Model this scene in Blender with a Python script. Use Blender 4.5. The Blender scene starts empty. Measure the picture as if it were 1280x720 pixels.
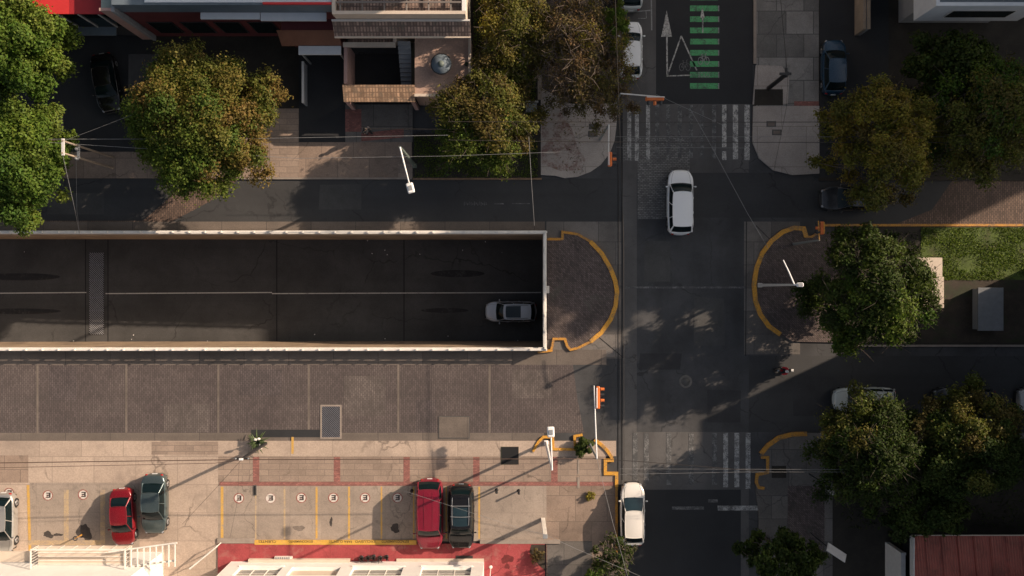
import bpy, bmesh, math, random
import numpy as np
from mathutils import Vector, Matrix
SC = bpy.context.scene
COL = SC.collection
HC, FP = 61.0, 1098.0
R = math.radians
rnd = random.Random(7)

def W(px, py, z=0.0):
    k = (HC - z) / FP
    return ((px - 640) * k, (360 - py) * k, z)

# ------------------------------------------------------------------ objects
def tag(o, label=None, cat=None, group=None, kind=None):
    if label: o['label'] = label
    if cat: o['category'] = cat
    if group: o['group'] = group
    if kind: o['kind'] = kind
    return o

def thing(name, label, cat, loc=(0, 0, 0), rz=0.0, group=None):
    o = bpy.data.objects.new(name, None)
    o.empty_display_size = 0.2
    COL.objects.link(o)
    o.location = loc
    o.rotation_euler = (0, 0, rz)
    return tag(o, label, cat, group)

def wloc(o):
    v = Vector((0, 0, 0))
    while o is not None:
        v += Vector(o.location); o = o.parent
    return v

class MB:
    """collects shapes for ONE mesh object"""
    def __init__(s): s.v = []; s.f = []; s.sm = []
    def add(s, vs, fs, smooth=False):
        b = len(s.v); s.v += [tuple(p) for p in vs]
        for f in fs:
            s.f.append(tuple(i + b for i in f)); s.sm.append(smooth)
        return s
    def box(s, c, d, rz=0.0, tilt=None):
        hx, hy, hz = d[0] / 2, d[1] / 2, d[2] / 2
        vs = [Vector((x, y, z)) for z in (-hz, hz) for x, y in ((-hx, -hy), (hx, -hy), (hx, hy), (-hx, hy))]
        M = Matrix.Rotation(rz, 3, 'Z')
        if tilt is not None: M = M @ tilt
        vs = [M @ p + Vector(c) for p in vs]
        return s.add(vs, [(3, 2, 1, 0), (4, 5, 6, 7), (0, 1, 5, 4), (1, 2, 6, 5), (2, 3, 7, 6), (3, 0, 4, 7)])
    def bev(s, c, d, b, rz=0.0):
        # box with chamfered vertical and top edges
        hx, hy, z0, z1 = d[0] / 2, d[1] / 2, c[2] - d[2] / 2, c[2] + d[2] / 2
        def ring(ix, z, cut):
            x, y = hx - ix, hy - ix
            return [(-x + cut, -y, z), (x - cut, -y, z), (x, -y + cut, z), (x, y - cut, z), (x - cut, y, z), (-x + cut, y, z), (-x, y - cut, z), (-x, -y + cut, z)]
        rs = [ring(0, z0, b), ring(0, z1 - b, b), ring(b, z1, b)]
        M = Matrix.Rotation(rz, 3, 'Z')
        vs = [M @ Vector((p[0], p[1], 0)) + Vector((c[0], c[1], p[2])) for r in rs for p in r]
        fs = [tuple(reversed(range(8))), tuple(range(16, 24))]
        for k in (0, 8):
            for i in range(8): fs.append((k + i, k + (i + 1) % 8, k + 8 + (i + 1) % 8, k + 8 + i))
        return s.add(vs, fs)
    def wbox(s, px0, py0, px1, py1, z0, z1, zr=None):
        """box whose outline was read off the photograph at height zr"""
        zr = z1 if zr is None else zr
        a, b = W(px0, py0, zr), W(px1, py1, zr)
        return s.box(((a[0] + b[0]) / 2, (a[1] + b[1]) / 2, (z0 + z1) / 2), (abs(b[0] - a[0]), abs(b[1] - a[1]), z1 - z0))
    def tube(s, p0, p1, r0, r1=None, n=8, cap=True):
        r1 = r0 if r1 is None else r1
        p0, p1 = Vector(p0), Vector(p1); d = (p1 - p0)
        if d.length < 1e-6: return s
        q = d.to_track_quat('Z', 'Y').to_matrix()
        vs = []
        for p, r in ((p0, r0), (p1, r1)):
            for i in range(n):
                a = 2 * math.pi * i / n
                vs.append(p + q @ Vector((math.cos(a) * r, math.sin(a) * r, 0)))
        fs = [(i, (i + 1) % n, n + (i + 1) % n, n + i) for i in range(n)]
        s.add(vs, fs, True)
        if cap: s.add(vs, [tuple(reversed(range(n))), tuple(range(n, 2 * n))])
        return s
    def path(s, pts, r, n=6):
        pts = [Vector(p) for p in pts]; vs = []; m = len(pts)
        for i, p in enumerate(pts):
            d = (pts[min(i + 1, m - 1)] - pts[max(i - 1, 0)])
            q = d.to_track_quat('Z', 'Y').to_matrix()
            rr = r[i] if isinstance(r, (list, tuple)) else r
            for k in range(n):
                a = 2 * math.pi * k / n
                vs.append(p + q @ Vector((math.cos(a) * rr, math.sin(a) * rr, 0)))
        fs = [(i * n + k, i * n + (k + 1) % n, (i + 1) * n + (k + 1) % n, (i + 1) * n + k) for i in range(m - 1) for k in range(n)]
        s.add(vs, fs, True)
        return s.add([vs[k] for k in range(n)] + vs[-n:], [tuple(reversed(range(n))), tuple(range(n, 2 * n))])
    def lathe(s, c, prof, n=16, axis='Z'):
        vs = []
        for r, h in prof:
            for i in range(n):
                a = 2 * math.pi * i / n
                if axis == 'Z': p = (c[0] + r * math.cos(a), c[1] + r * math.sin(a), c[2] + h)
                elif axis == 'Y': p = (c[0] + r * math.cos(a), c[1] + h, c[2] + r * math.sin(a))
                else: p = (c[0] + h, c[1] + r * math.cos(a), c[2] + r * math.sin(a))
                vs.append(p)
        m = len(prof)
        fs = [(i * n + k, i * n + (k + 1) % n, (i + 1) * n + (k + 1) % n, (i + 1) * n + k) for i in range(m - 1) for k in range(n)]
        s.add(vs, fs, True)
        return s.add(vs, [tuple(reversed(range(n))), tuple(range((m - 1) * n, m * n))])
    def ball(s, c, r, n=12, m=8):
        r = (r, r, r) if not isinstance(r, (tuple, list)) else r
        vs = [(c[0], c[1], c[2] - r[2])]
        for j in range(1, m):
            t = math.pi * j / m
            for i in range(n):
                a = 2 * math.pi * i / n
                vs.append((c[0] + r[0] * math.sin(t) * math.cos(a), c[1] + r[1] * math.sin(t) * math.sin(a), c[2] - r[2] * math.cos(t)))
        vs.append((c[0], c[1], c[2] + r[2]))
        fs = [(0, 1 + (i + 1) % n, 1 + i) for i in range(n)]
        for j in range(m - 2):
            fs += [(1 + j * n + i, 1 + j * n + (i + 1) % n, 1 + (j + 1) * n + (i + 1) % n, 1 + (j + 1) * n + i) for i in range(n)]
        b = 1 + (m - 2) * n
        fs += [(b + i, b + (i + 1) % n, len(vs) - 1) for i in range(n)]
        return s.add(vs, fs, True)
    def sheet(s, poly, z):
        a = sum(poly[i][0] * poly[(i + 1) % len(poly)][1] - poly[(i + 1) % len(poly)][0] * poly[i][1] for i in range(len(poly)))
        if a < 0: poly = poly[::-1]
        return s.add([(p[0], p[1], z) for p in poly], [tuple(range(len(poly)))])
    def prism(s, poly, z0, z1):
        a = sum(poly[i][0] * poly[(i + 1) % len(poly)][1] - poly[(i + 1) % len(poly)][0] * poly[i][1] for i in range(len(poly)))
        if a < 0: poly = poly[::-1]
        n = len(poly)
        vs = [(p[0], p[1], z0) for p in poly] + [(p[0], p[1], z1) for p in poly]
        return s.add(vs, [tuple(reversed(range(n))), tuple(range(n, 2 * n))] + [(i, (i + 1) % n, n + (i + 1) % n, n + i) for i in range(n)])
    def strip(s, pts, w, z0, z1, closed=False):
        """kerb-like strip along a polyline (world xy)"""
        pts = [Vector((p[0], p[1])) for p in pts]; n = len(pts); L = []; Rr = []
        for i in range(n):
            a = pts[i] - pts[i - 1] if (i > 0 or closed) else pts[1] - pts[0]
            b = pts[(i + 1) % n] - pts[i] if (i < n - 1 or closed) else pts[-1] - pts[-2]
            a.normalize(); b.normalize()
            t = (a + b); t = t.normalized() if t.length > 1e-3 else a
            nn = Vector((-t.y, t.x)); k = w / 2 / max(0.45, nn.dot(Vector((-a.y, a.x))))
            L.append(pts[i] + nn * k); Rr.append(pts[i] - nn * k)
        for i in range(n if closed else n - 1):
            j = (i + 1) % n
            vs = [(*L[i], z0), (*Rr[i], z0), (*Rr[j], z0), (*L[j], z0), (*L[i], z1), (*Rr[i], z1), (*Rr[j], z1), (*L[j], z1)]
            fs = [(4, 5, 6, 7), (0, 4, 7, 3), (1, 2, 6, 5)]
            if not closed and i == 0: fs.append((0, 1, 5, 4))
            if not closed and i == n - 2: fs.append((3, 7, 6, 2))
            s.add(vs, fs)
        return s
    def grid(s, fn, n, m, smooth=True, flip=False):
        vs = [fn(i / n, j / m) for j in range(m + 1) for i in range(n + 1)]
        fs = []
        for j in range(m):
            for i in range(n):
                a = j * (n + 1) + i
                f = (a, a + 1, a + n + 2, a + n + 1)
                fs.append(tuple(reversed(f)) if flip else f)
        return s.add(vs, fs, smooth)
    def build(s, name, mat, parent=None, local=False, kind=None, bevel=0.0):
        me = bpy.data.meshes.new(name)
        vs = s.v
        if parent is not None and not local:
            o0 = wloc(parent); vs = [(p[0] - o0.x, p[1] - o0.y, p[2] - o0.z) for p in vs]
        me.from_pydata([tuple(p) for p in vs], [], s.f)
        me.polygons.foreach_set('use_smooth', s.sm)
        me.materials.append(mat)
        me.update()
        o = bpy.data.objects.new(name, me)
        COL.objects.link(o)
        if parent is not None: o.parent = parent
        if kind: o['kind'] = kind
        if bevel:
            b = o.modifiers.new('b', 'BEVEL'); b.width = bevel; b.segments = 2; b.limit_method = 'ANGLE'
        return o

def P2(pts, z=0.0): return [W(x, y, z)[:2] for x, y in pts]
def RC(x0, y0, x1, y1, z=0.0): return P2([(x0, y0), (x1, y0), (x1, y1), (x0, y1)], z)

def dup(root, loc, rz=None, label=None, group=None):
    r = root.copy(); COL.objects.link(r); r.location = loc
    if rz is not None: r.rotation_euler = (0, 0, rz)
    if label: r['label'] = label
    if group: r['group'] = group
    def rec(a, b):
        for ch in list(a.children):
            c = ch.copy(); COL.objects.link(c); c.parent = b; rec(ch, c)
    rec(root, r)
    return r

# ------------------------------------------------------------------ materials
class NT:
    def __init__(s, name):
        s.m = bpy.data.materials.new(name); s.m.use_nodes = True
        s.t = s.m.node_tree; s.t.nodes.clear()
        s.out = s.n('ShaderNodeOutputMaterial')
    def n(s, typ, **kw):
        nd = s.t.nodes.new(typ)
        for k, v in kw.items(): setattr(nd, k, v)
        return nd
    def l(s, a, b): s.t.links.new(a, b)
    def noise(s, scale, detail=4, rough=0.6, vec=None, dist=0.0, ob=False):
        nd = s.n('ShaderNodeTexNoise'); nd.inputs['Scale'].default_value = scale
        nd.inputs['Detail'].default_value = detail; nd.inputs['Roughness'].default_value = rough
        nd.inputs['Distortion'].default_value = dist
        s.l(vec if vec is not None else s.pos(), nd.inputs['Vector']); return nd.outputs['Fac']
    def pos(s):
        if not hasattr(s, '_p'): s._p = s.n('ShaderNodeNewGeometry').outputs['Position']
        return s._p
    def ramp(s, fac, a, b, lo=0.0, hi=1.0):
        nd = s.n('ShaderNodeMapRange'); nd.inputs[1].default_value = a; nd.inputs[2].default_value = b
        nd.inputs[3].default_value = lo; nd.inputs[4].default_value = hi; nd.clamp = True
        s.l(fac, nd.inputs[0]); return nd.outputs[0]
    def mix(s, fac, a, b, mode='MIX'):
        nd = s.n('ShaderNodeMix', data_type='RGBA', blend_type=mode)
        for i, x in ((0, fac), (6, a), (7, b)):
            if isinstance(x, (int, float)): nd.inputs[i].default_value = x
            elif isinstance(x, (tuple, list)): nd.inputs[i].default_value = (*x[:3], 1)
            else: s.l(x, nd.inputs[i])
        return nd.outputs[2]
    def math(s, op, a, b=0.0):
        nd = s.n('ShaderNodeMath', operation=op)
        for i, x in ((0, a), (1, b)):
            if isinstance(x, (int, float)): nd.inputs[i].default_value = x
            else: s.l(x, nd.inputs[i])
        return nd.outputs[0]
    def bsdf(s, col, rough=0.8, metal=0.0, bump=None, bstr=0.3, bdist=0.01, **kw):
        b = s.n('ShaderNodeBsdfPrincipled')
        if isinstance(col, (tuple, list)): b.inputs['Base Color'].default_value = (*col[:3], 1)
        else: s.l(col, b.inputs['Base Color'])
        if isinstance(rough, (int, float)): b.inputs['Roughness'].default_value = rough
        else: s.l(rough, b.inputs['Roughness'])
        b.inputs['Metallic'].default_value = metal
        for k, v in kw.items(): b.inputs[k.replace('_', ' ')].default_value = v
        if bump is not None:
            bp = s.n('ShaderNodeBump'); bp.inputs['Strength'].default_value = bstr; bp.inputs['Distance'].default_value = bdist
            s.l(bump, bp.inputs['Height']); s.l(bp.outputs[0], b.inputs['Normal'])
        s.l(b.outputs[0], s.out.inputs[0]); return b

def C(r, g, b): return (r, g, b)
def sc(c, k): return tuple(min(1, x * k) for x in c)

def ground(name, col, var=0.22, big=0.35, fine=14.0, stain=None, sscale=0.5, sthr=0.6, samt=0.8, brick=None, cracks=0.0,
           rough=0.88, joint=None, col2=None, grime=0.35, streak=None):
    """weathered ground surface; brick=(w,h,mortar_size,mortar_colour,contrast,rotate)"""
    t = NT(name); p = t.pos()
    c = t.mix(t.ramp(t.noise(big, 5, 0.62), 0.32, 0.68), sc(col, 1 - var), col2 if col2 else sc(col, 1 + var))
    h = t.noise(fine, 3, 0.7)
    c = t.mix(1.0, c, t.mix(t.ramp(h, 0.25, 0.75), C(.8, .8, .8), C(1.2, 1.2, 1.2)), 'MULTIPLY')
    m2 = t.noise(2.3, 6, 0.7, dist=0.6)
    c = t.mix(t.ramp(m2, 0.52, 0.75, 0, grime), c, sc(col, 0.45))
    hb = h
    if brick:
        bw, bh, ms, mc, con = brick[:5]; rot = brick[5] if len(brick) > 5 else 0
        off = brick[6] if len(brick) > 6 else 0.5
        vec = p
        if rot:
            mp = t.n('ShaderNodeMapping'); mp.inputs['Rotation'].default_value = (0, 0, R(rot)); t.l(p, mp.inputs[0]); vec = mp.outputs[0]
        bt = t.n('ShaderNodeTexBrick'); bt.offset = off; bt.squash = 1.0
        bt.inputs['Scale'].default_value = 1.0; bt.inputs['Brick Width'].default_value = bw; bt.inputs['Row Height'].default_value = bh
        bt.inputs['Mortar Size'].default_value = ms; bt.inputs['Mortar Smooth'].default_value = 0.2
        bt.inputs['Color1'].default_value = (1 - con, 1 - con, 1 - con, 1); bt.inputs['Color2'].default_value = (1 + con, 1 + con * .97, 1 + con * .93, 1)
        bt.inputs['Mortar'].default_value = (1, 1, 1, 1)
        t.l(vec, bt.inputs['Vector'])
        c = t.mix(1.0, c, bt.outputs['Color'], 'MULTIPLY')
        c = t.mix(t.math('MULTIPLY', bt.outputs['Fac'], 0.85), c, mc)
        hb = t.math('SUBTRACT', h, t.math('MULTIPLY', bt.outputs['Fac'], 0.8))
    if streak:   # tyre-worn darker bands along x or y
        ax, freq, amt = streak
        mp = t.n('ShaderNodeMapping'); mp.inputs['Scale'].default_value = (0.04, 1, 1) if ax == 'x' else (1, 0.04, 1)
        t.l(p, mp.inputs[0])
        c = t.mix(t.ramp(t.noise(freq, 3, 0.5, vec=mp.outputs[0]), 0.45, 0.7, 0, amt), c, sc(col, 0.5))
    if stain:
        s_ = t.noise(sscale, 6, 0.65, dist=0.4)
        c = t.mix(t.ramp(s_, sthr, sthr + 0.09, 0, samt), c, stain)
    if cracks:
        wv = t.n('ShaderNodeVectorMath', operation='ADD')
        nz = t.n('ShaderNodeTexNoise'); nz.inputs['Scale'].default_value = 1.2; nz.inputs['Detail'].default_value = 5
        t.l(p, nz.inputs['Vector'])
        t.l(p, wv.inputs[0]); t.l(nz.outputs['Color'], wv.inputs[1])
        vo = t.n('ShaderNodeTexVoronoi', feature='DISTANCE_TO_EDGE'); vo.inputs['Scale'].default_value = cracks
        t.l(wv.outputs[0], vo.inputs['Vector'])
        msk = t.math('MULTIPLY', t.ramp(vo.outputs['Distance'], 0.0, 0.012, 1, 0), t.ramp(t.noise(0.3, 2), 0.45, 0.6))
        c = t.mix(t.math('MULTIPLY', msk, 0.75), c, sc(col, 0.3))
    t.bsdf(c, rough, bump=hb, bstr=0.35, bdist=0.012)
    return t.m

def worn(name, col, under, wear=0.45, scale=3.0, rough=0.7):
    """road paint flaking off what lies beneath"""
    t = NT(name)
    n1 = t.noise(scale, 8, 0.75); n2 = t.noise(scale * 7, 3, 0.7)
    s_ = t.math('ADD', t.math('MULTIPLY', n1, 0.65), t.math('MULTIPLY', n2, 0.35))
    k = t.ramp(s_, wear - 0.05, wear + 0.09)
    c = t.mix(k, under, t.mix(t.ramp(n2, .3, .7), sc(col, .8), sc(col, 1.1)))
    t.bsdf(c, rough, bump=n2, bstr=0.1)
    return t.m

def plain(name, col, rough=0.7, var=0.12, scale=2.5, metal=0.0, dirt=0.25, **kw):
    t = NT(name)
    tc = t.n('ShaderNodeTexCoord').outputs['Object']
    n1 = t.noise(scale, 5, 0.65, vec=tc); n2 = t.noise(scale * 9, 3, 0.7, vec=tc)
    c = t.mix(t.ramp(n1, .3, .7), sc(col, 1 - var), sc(col, 1 + var))
    c = t.mix(t.ramp(n2, .55, .8, 0, dirt), c, sc(col, .5))
    t.bsdf(c, rough, metal, bump=n2, bstr=0.08, **kw)
    return t.m

def paint(name, col, metal=0.35, rough=0.32, dust=0.18):
    t = NT(name)
    tc = t.n('ShaderNodeTexCoord').outputs['Object']
    n1 = t.noise(1.6, 5, 0.7, vec=tc); n2 = t.noise(30, 2, 0.6, vec=tc)
    c = t.mix(t.ramp(n1, .4, .75, 0, dust), col, C(.22, .19, .16))
    rg = t.ramp(n2, .3, .7, rough * .85, rough * 1.3)
    t.bsdf(c, rg, metal, Coat_Weight=0.6, Coat_Roughness=0.08)
    return t.m

def corrug(name, col, axis, pitch, depth=0.5, rust=None, rough=0.55, metal=0.0):
    t = NT(name); p = t.pos()
    wv = t.n('ShaderNodeTexWave', bands_direction=axis); wv.inputs['Scale'].default_value = 0.31416 / pitch * 1.0
    wv.inputs['Distortion'].default_value = 0.0
    t.l(p, wv.inputs['Vector'])
    n1 = t.noise(0.8, 6, 0.7, dist=.5); n2 = t.noise(9, 4, 0.7)
    c = t.mix(t.ramp(n1, .3, .7), sc(col, .75), sc(col, 1.2))
    c = t.mix(t.ramp(n2, .5, .75, 0, .5), c, rust if rust else sc(col, .5)); c = t.mix(t.ramp(t.noise(.5, 6, .7, dist=1), .5, .62, 0, .6), c, sc(col, .4))
    c = t.mix(t.math('MULTIPLY', t.ramp(wv.outputs['Fac'], 0, .3, 1, 0), depth), c, sc(col, .35))
    t.bsdf(c, rough, metal, bump=wv.outputs['Fac'], bstr=0.8, bdist=0.04)
    return t.m

M = {}
ASPH = C(.062, .062, .064)
M['asphalt'] = ground('asphalt', ASPH, .32, .3, 22, stain=C(.03, .03, .032), sthr=.63, cracks=.22, streak=('y', .55, .45), grime=.35)
M['asphalt_cross'] = ground('asphalt_cross', C(.050, .050, .051), .15, .25, 24, streak=('x', .6, .4), grime=.25, cracks=.2)
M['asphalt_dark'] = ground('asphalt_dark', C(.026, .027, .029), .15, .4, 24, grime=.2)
M['street_mix'] = ground('street_mix', C(.105, .10, .097), .2, .3, 20, streak=('y', .6, .45), cracks=.25)
M['setts'] = ground('setts', C(.16, .155, .15), .2, .4, 18, brick=(.24, .12, .018, C(.045, .045, .045), .3))
M['paver'] = ground('paver', C(.112, .089, .086), .24, .28, 16, brick=(.26, .13, .020, C(.06, .048, .045), .2, 90), col2=C(.138, .112, .104),
                    stain=C(.07, .06, .055), sscale=.35, sthr=.62, samt=.5, streak=('x', .45, .45))
M['paver_old'] = ground('paver_old', C(.15, .10, .075), .25, .4, 16, brick=(.26, .13, .022, C(.05, .04, .036), .3, 90), streak=('x', .5, .5))
M['brick_walk'] = ground('brick_walk', C(.115, .088, .08), .22, .6, 14, brick=(.22, .11, .016, C(.05, .04, .038), .35, 45), stain=C(.09, .09, .07), sthr=.6, samt=.5)
M['conc_light'] = ground('conc_light', C(.44, .345, .275), .13, .3, 11, brick=(2.9, 1.95, .02, C(.27, .215, .175), .09, 0, .3), stain=C(.27, .215, .175), sscale=.28, sthr=.56, samt=.5, cracks=.16, grime=.22)
M['conc_stall'] = ground('conc_stall', C(.33, .27, .222), .14, .5, 13, brick=(2.2, 1.95, .016, C(.26, .21, .175), .05, 0, .0), stain=C(.18, .15, .125), sscale=.7, sthr=.6, samt=.6, cracks=.3, grime=.5)
M['conc_walk'] = ground('conc_walk', C(.31, .235, .185), .15, .45, 13, brick=(1.3, .42, .02, C(.19, .15, .12), .10, 0, .4), stain=C(.18, .14, .12), sscale=.6, sthr=.6, samt=.5, cracks=.2, grime=.35)
M['conc_grey'] = ground('conc_grey', C(.15, .135, .122), .2, .4, 13, brick=(2.4, 1.6, .02, C(.06, .055, .05), .2), stain=C(.08, .072, .066), sthr=.58, samt=.6, cracks=.2)
M['conc_warm'] = ground('conc_warm', C(.27, .2, .155), .2, .35, 13, brick=(2.2, 1.8, .02, C(.14, .11, .09), .14), stain=C(.14, .11, .09), sthr=.58, samt=.6, cracks=.2, grime=.5)
M['conc_gutter'] = ground('conc_gutter', C(.17, .14, .118), .18, .4, 13, brick=(3.1, 30, .02, C(.06, .052, .048), .15), streak=('x', .8, .5))
M['conc_corner'] = ground('conc_corner', C(.39, .345, .31), .12, .5, 14, brick=(3.4, 2.8, .016, C(.16, .14, .12), .07), stain=C(.18, .15, .13), sthr=.64, samt=.45, cracks=.25, grime=.3)
M['conc_slab'] = ground('conc_slab', C(.22, .21, .195), .18, .6, 12, brick=(1.9, 1.6, .03, C(.07, .07, .066), .38, 0, .35), stain=C(.11, .11, .1), sthr=.58, samt=.5, cracks=.3, grime=.4)
M['conc_edge'] = plain('conc_edge', C(.30, .25, .21), .85, .15, 3, dirt=.4)
M['kerb_old'] = plain('kerb_old', C(.24, .15, .09), .85, .25, 4, dirt=.5)
M['floor_under'] = ground('floor_under', C(.066, .064, .062), .3, .25, 14, streak=('x', .55, .55), grime=.35, cracks=.2)
M['red_paint'] = ground('red_paint', C(.34, .058, .062), .2, .5, 12, brick=(2.8, 2.4, .014, C(.2, .04, .035), .08), stain=C(.36, .17, .14), sscale=1.1, sthr=.56, samt=.45, grime=.55, cracks=.3)
M['red_band'] = ground('red_band', C(.30, .12, .10), .18, 1, 14, brick=(.2, .1, .014, C(.18, .1, .085), .25), grime=.5)
M['soil'] = ground('soil', C(.045, .034, .024), .3, 1.2, 9, stain=C(.03, .04, .016), sthr=.5, samt=.7)
M['soil_dark'] = ground('soil_dark', C(.03, .025, .019), .3, 1.0, 9)
M['turf'] = ground('turf', C(.07, .10, .018), .4, .9, 8, stain=C(.075, .06, .03), sthr=.55, samt=.7)
M['grate_pale'] = plain('grate_pale', C(.30, .30, .31), .5, .15, 4, metal=.2)
M['paver_b'] = ground('paver_b', C(.098, .08, .078), .26, .5, 16, brick=(.26, .13, .020, C(.05, .04, .04), .2, 90))
M['paver_c'] = ground('paver_c', C(.128, .105, .098), .26, .5, 16, brick=(.26, .13, .020, C(.07, .06, .05), .2, 90))
M['lane_white'] = worn('lane_white', C(.56, .54, .50), ASPH, .46)
M['lane_faded'] = worn('lane_faded', C(.44, .43, .41), C(.08, .08, .08), .47, 2.2)
M['lane_ghost'] = worn('lane_ghost', C(.24, .235, .23), C(.07, .07, .07), .53, 2.0)
M['under_white'] = worn('under_white', C(.6, .57, .52), C(.085, .08, .073), .38)
M['lane_green'] = worn('lane_green', C(.09, .40, .15), ASPH, .43, 1.6)
M['lane_grey'] = worn('lane_grey', C(.3, .3, .29), ASPH, .42)
M['stall_yellow'] = worn('stall_yellow', C(.62, .37, .09), C(.335, .27, .22), .40, 2.5)
M['stall_pale'] = worn('stall_pale', C(.52, .38, .22), C(.335, .27, .22), .46, 2.5)
M['kerb_yellow'] = worn('kerb_yellow', C(.70, .34, .04), C(.22, .15, .085), .43, 1.8)
M['kerb_orange'] = worn('kerb_orange', C(.58, .27, .035), C(.17, .12, .075), .44, 1.8)
M['step_yellow'] = worn('step_yellow', C(.68, .40, .07), C(.5, .28, .16), .38, 1.5)
M['sign_white'] = worn('sign_white', C(.72, .66, .60), C(.335, .27, .22), .38, 4)
M['sign_red'] = worn('sign_red', C(.30, .07, .05), C(.335, .25, .2), .43, 4)
M['sign_black'] = worn('sign_black', C(.045, .035, .035), C(.5, .45, .4), .32, 5)
M['text_black'] = worn('text_black', C(.06, .045, .02), C(.6, .36, .07), .40, 5)
M['white_wall'] = plain('white_wall', C(.84, .81, .76), .75, .06, .7, dirt=.12)
M['cream_wall'] = plain('cream_wall', C(.62, .52, .42), .8, .08, 1.2, dirt=.12)
M['pale_metal'] = plain('pale_metal', C(.62, .6, .57), .5, .08, 3, dirt=.15)
M['rail_white'] = plain('rail_white', C(.80, .75, .68), .6, .12, 1.3, dirt=.3)
M['grey_wall'] = plain('grey_wall', C(.26, .27, .28), .8, .1, 1.2)
M['slate_wall'] = plain('slate_wall', C(.13, .165, .195), .7, .12, 1)
M['blue_white'] = plain('blue_white', C(.62, .65, .68), .7, .06, 1)
M['maroon'] = plain('maroon', C(.11, .022, .026), .7, .12, 1)
M['brown_wall'] = plain('brown_wall', C(.17, .075, .045), .75, .15, 1)
M['banner_red'] = plain('banner_red', C(.6, .035, .035), .55, .05, .8, dirt=.05)
M['banner_deep'] = plain('banner_deep', C(.36, .02, .025), .55, .05, .8, dirt=.05)
M['pink_wall'] = plain('pink_wall', C(.42, .27, .24), .8, .1, 1)
M['mint_wall'] = plain('mint_wall', C(.30, .36, .33), .8, .1, 1)
M['dark_wall'] = plain('dark_wall', C(.035, .035, .037), .8, .15, 1)
M['wall_conc'] = plain('wall_conc', C(.34, .27, .2), .85, .2, .8, dirt=.4)
M['under_wall'] = ground('under_wall', C(.36, .26, .17), .25, .5, 8, stain=C(.16, .12, .085), sscale=.6, sthr=.55, samt=.6)
M['terrace'] = ground('terrace', C(.44, .30, .235), .12, .6, 9, stain=C(.26, .18, .15), sthr=.58, samt=.5)
M['tile_roof'] = ground('tile_roof', C(.27, .19, .155), .3, 1.6, 9, brick=(.30, .2, .035, C(.1, .07, .06), .4, 90, .0), stain=C(.12, .11, .09), sscale=2.2, sthr=.55, samt=.6)
M['tile_roof_warm'] = ground('tile_roof_warm', C(.46, .29, .18), .3, 1.6, 9, brick=(.30, .2, .03, C(.22, .14, .09), .35, 90, .0), stain=C(.22, .16, .11), sscale=2.6, sthr=.52, samt=.7)
M['red_roof'] = corrug('red_roof', C(.36, .085, .06), 'X', .18, .35, rust=C(.2, .13, .1))
M['orange_edge'] = plain('orange_edge', C(.5, .12, .05), .6, .1, 2)
M['black_metal'] = plain('black_metal', C(.018, .018, .02), .45, .1, 4, dirt=.1)
M['dark_metal'] = plain('dark_metal', C(.05, .052, .055), .5, .1, 4, metal=.5)
M['grey_metal'] = plain('grey_metal', C(.3, .32, .31), .5, .1, 4, metal=.3)
M['green_grey'] = plain('green_grey', C(.13, .16, .14), .6, .15, 4)
M['lamp_white'] = plain('lamp_white', C(.85, .84, .82), .45, .03, 3, dirt=.05)
M['signal_orange'] = plain('signal_orange', C(.70, .17, .035), .45, .12, 4, dirt=.15)
M['signal_lens'] = plain('signal_lens', C(.10, .03, .02), .2, .1, 4)
M['cable'] = plain('cable', C(.03, .024, .02), .6, .1, 1)
M['cable_grey'] = plain('cable_grey', C(.22, .22, .22), .5, .1, 1)
M['cable_brown'] = plain('cable_brown', C(.09, .055, .04), .6, .1, 1)
M['grate'] = plain('grate', C(.20, .20, .22), .5, .15, 4, metal=.5)
M['pit'] = plain('pit', C(.012, .012, .013), .9, .1, 4)
M['ring_grey'] = plain('ring_grey', C(.14, .13, .12), .8, .2, 4)
M['manhole'] = plain('manhole', C(.085, .08, .075), .6, .2, 5)
M['glass'] = plain('glass', C(.005, .012, .014), .06, .1, 1, dirt=.1, Specular_IOR_Level=.28)
M['glass_blue'] = plain('glass_blue', C(.018, .035, .045), .08, .15, 1, dirt=.1)
M['win_glass'] = plain('win_glass', C(.16, .15, .135), .2, .2, 2, dirt=.1)
M['tyre'] = plain('tyre', C(.014, .014, .014), .85, .1, 5)
M['rim'] = plain('rim', C(.45, .45, .46), .35, .1, 5, metal=.7)
M['black_plastic'] = plain('black_plastic', C(.02, .02, .02), .6, .1, 5)
M['headlamp'] = plain('headlamp', C(.30, .31, .33), .12, .05, 5, dirt=.05)
M['taillamp'] = plain('taillamp', C(.34, .012, .012), .2, .05, 5, dirt=.05)
M['plate'] = plain('plate', C(.7, .7, .68), .5, .05, 9)
M['silver'] = plain('silver', C(.6, .6, .6), .3, .05, 5, metal=.8)
M['pav_dark'] = plain('pav_dark', C(.035, .028, .026), .85, .2, 2)
M['skin'] = plain('skin', C(.36, .2, .13), .6, .05, 5, dirt=.05)
M['cloth_red'] = plain('cloth_red', C(.5, .02, .03), .85, .1, 5)
M['cloth_dark'] = plain('cloth_dark', C(.02, .021, .027), .9, .1, 5)
M['hair'] = plain('hair', C(.012, .01, .009), .6, .1, 9)
M['tree_bark'] = plain('tree_bark', C(.16, .125, .10), .9, .3, 5, dirt=.5)
M['bark_dark'] = plain('bark_dark', C(.075, .058, .045), .9, .3, 5, dirt=.5)

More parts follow.
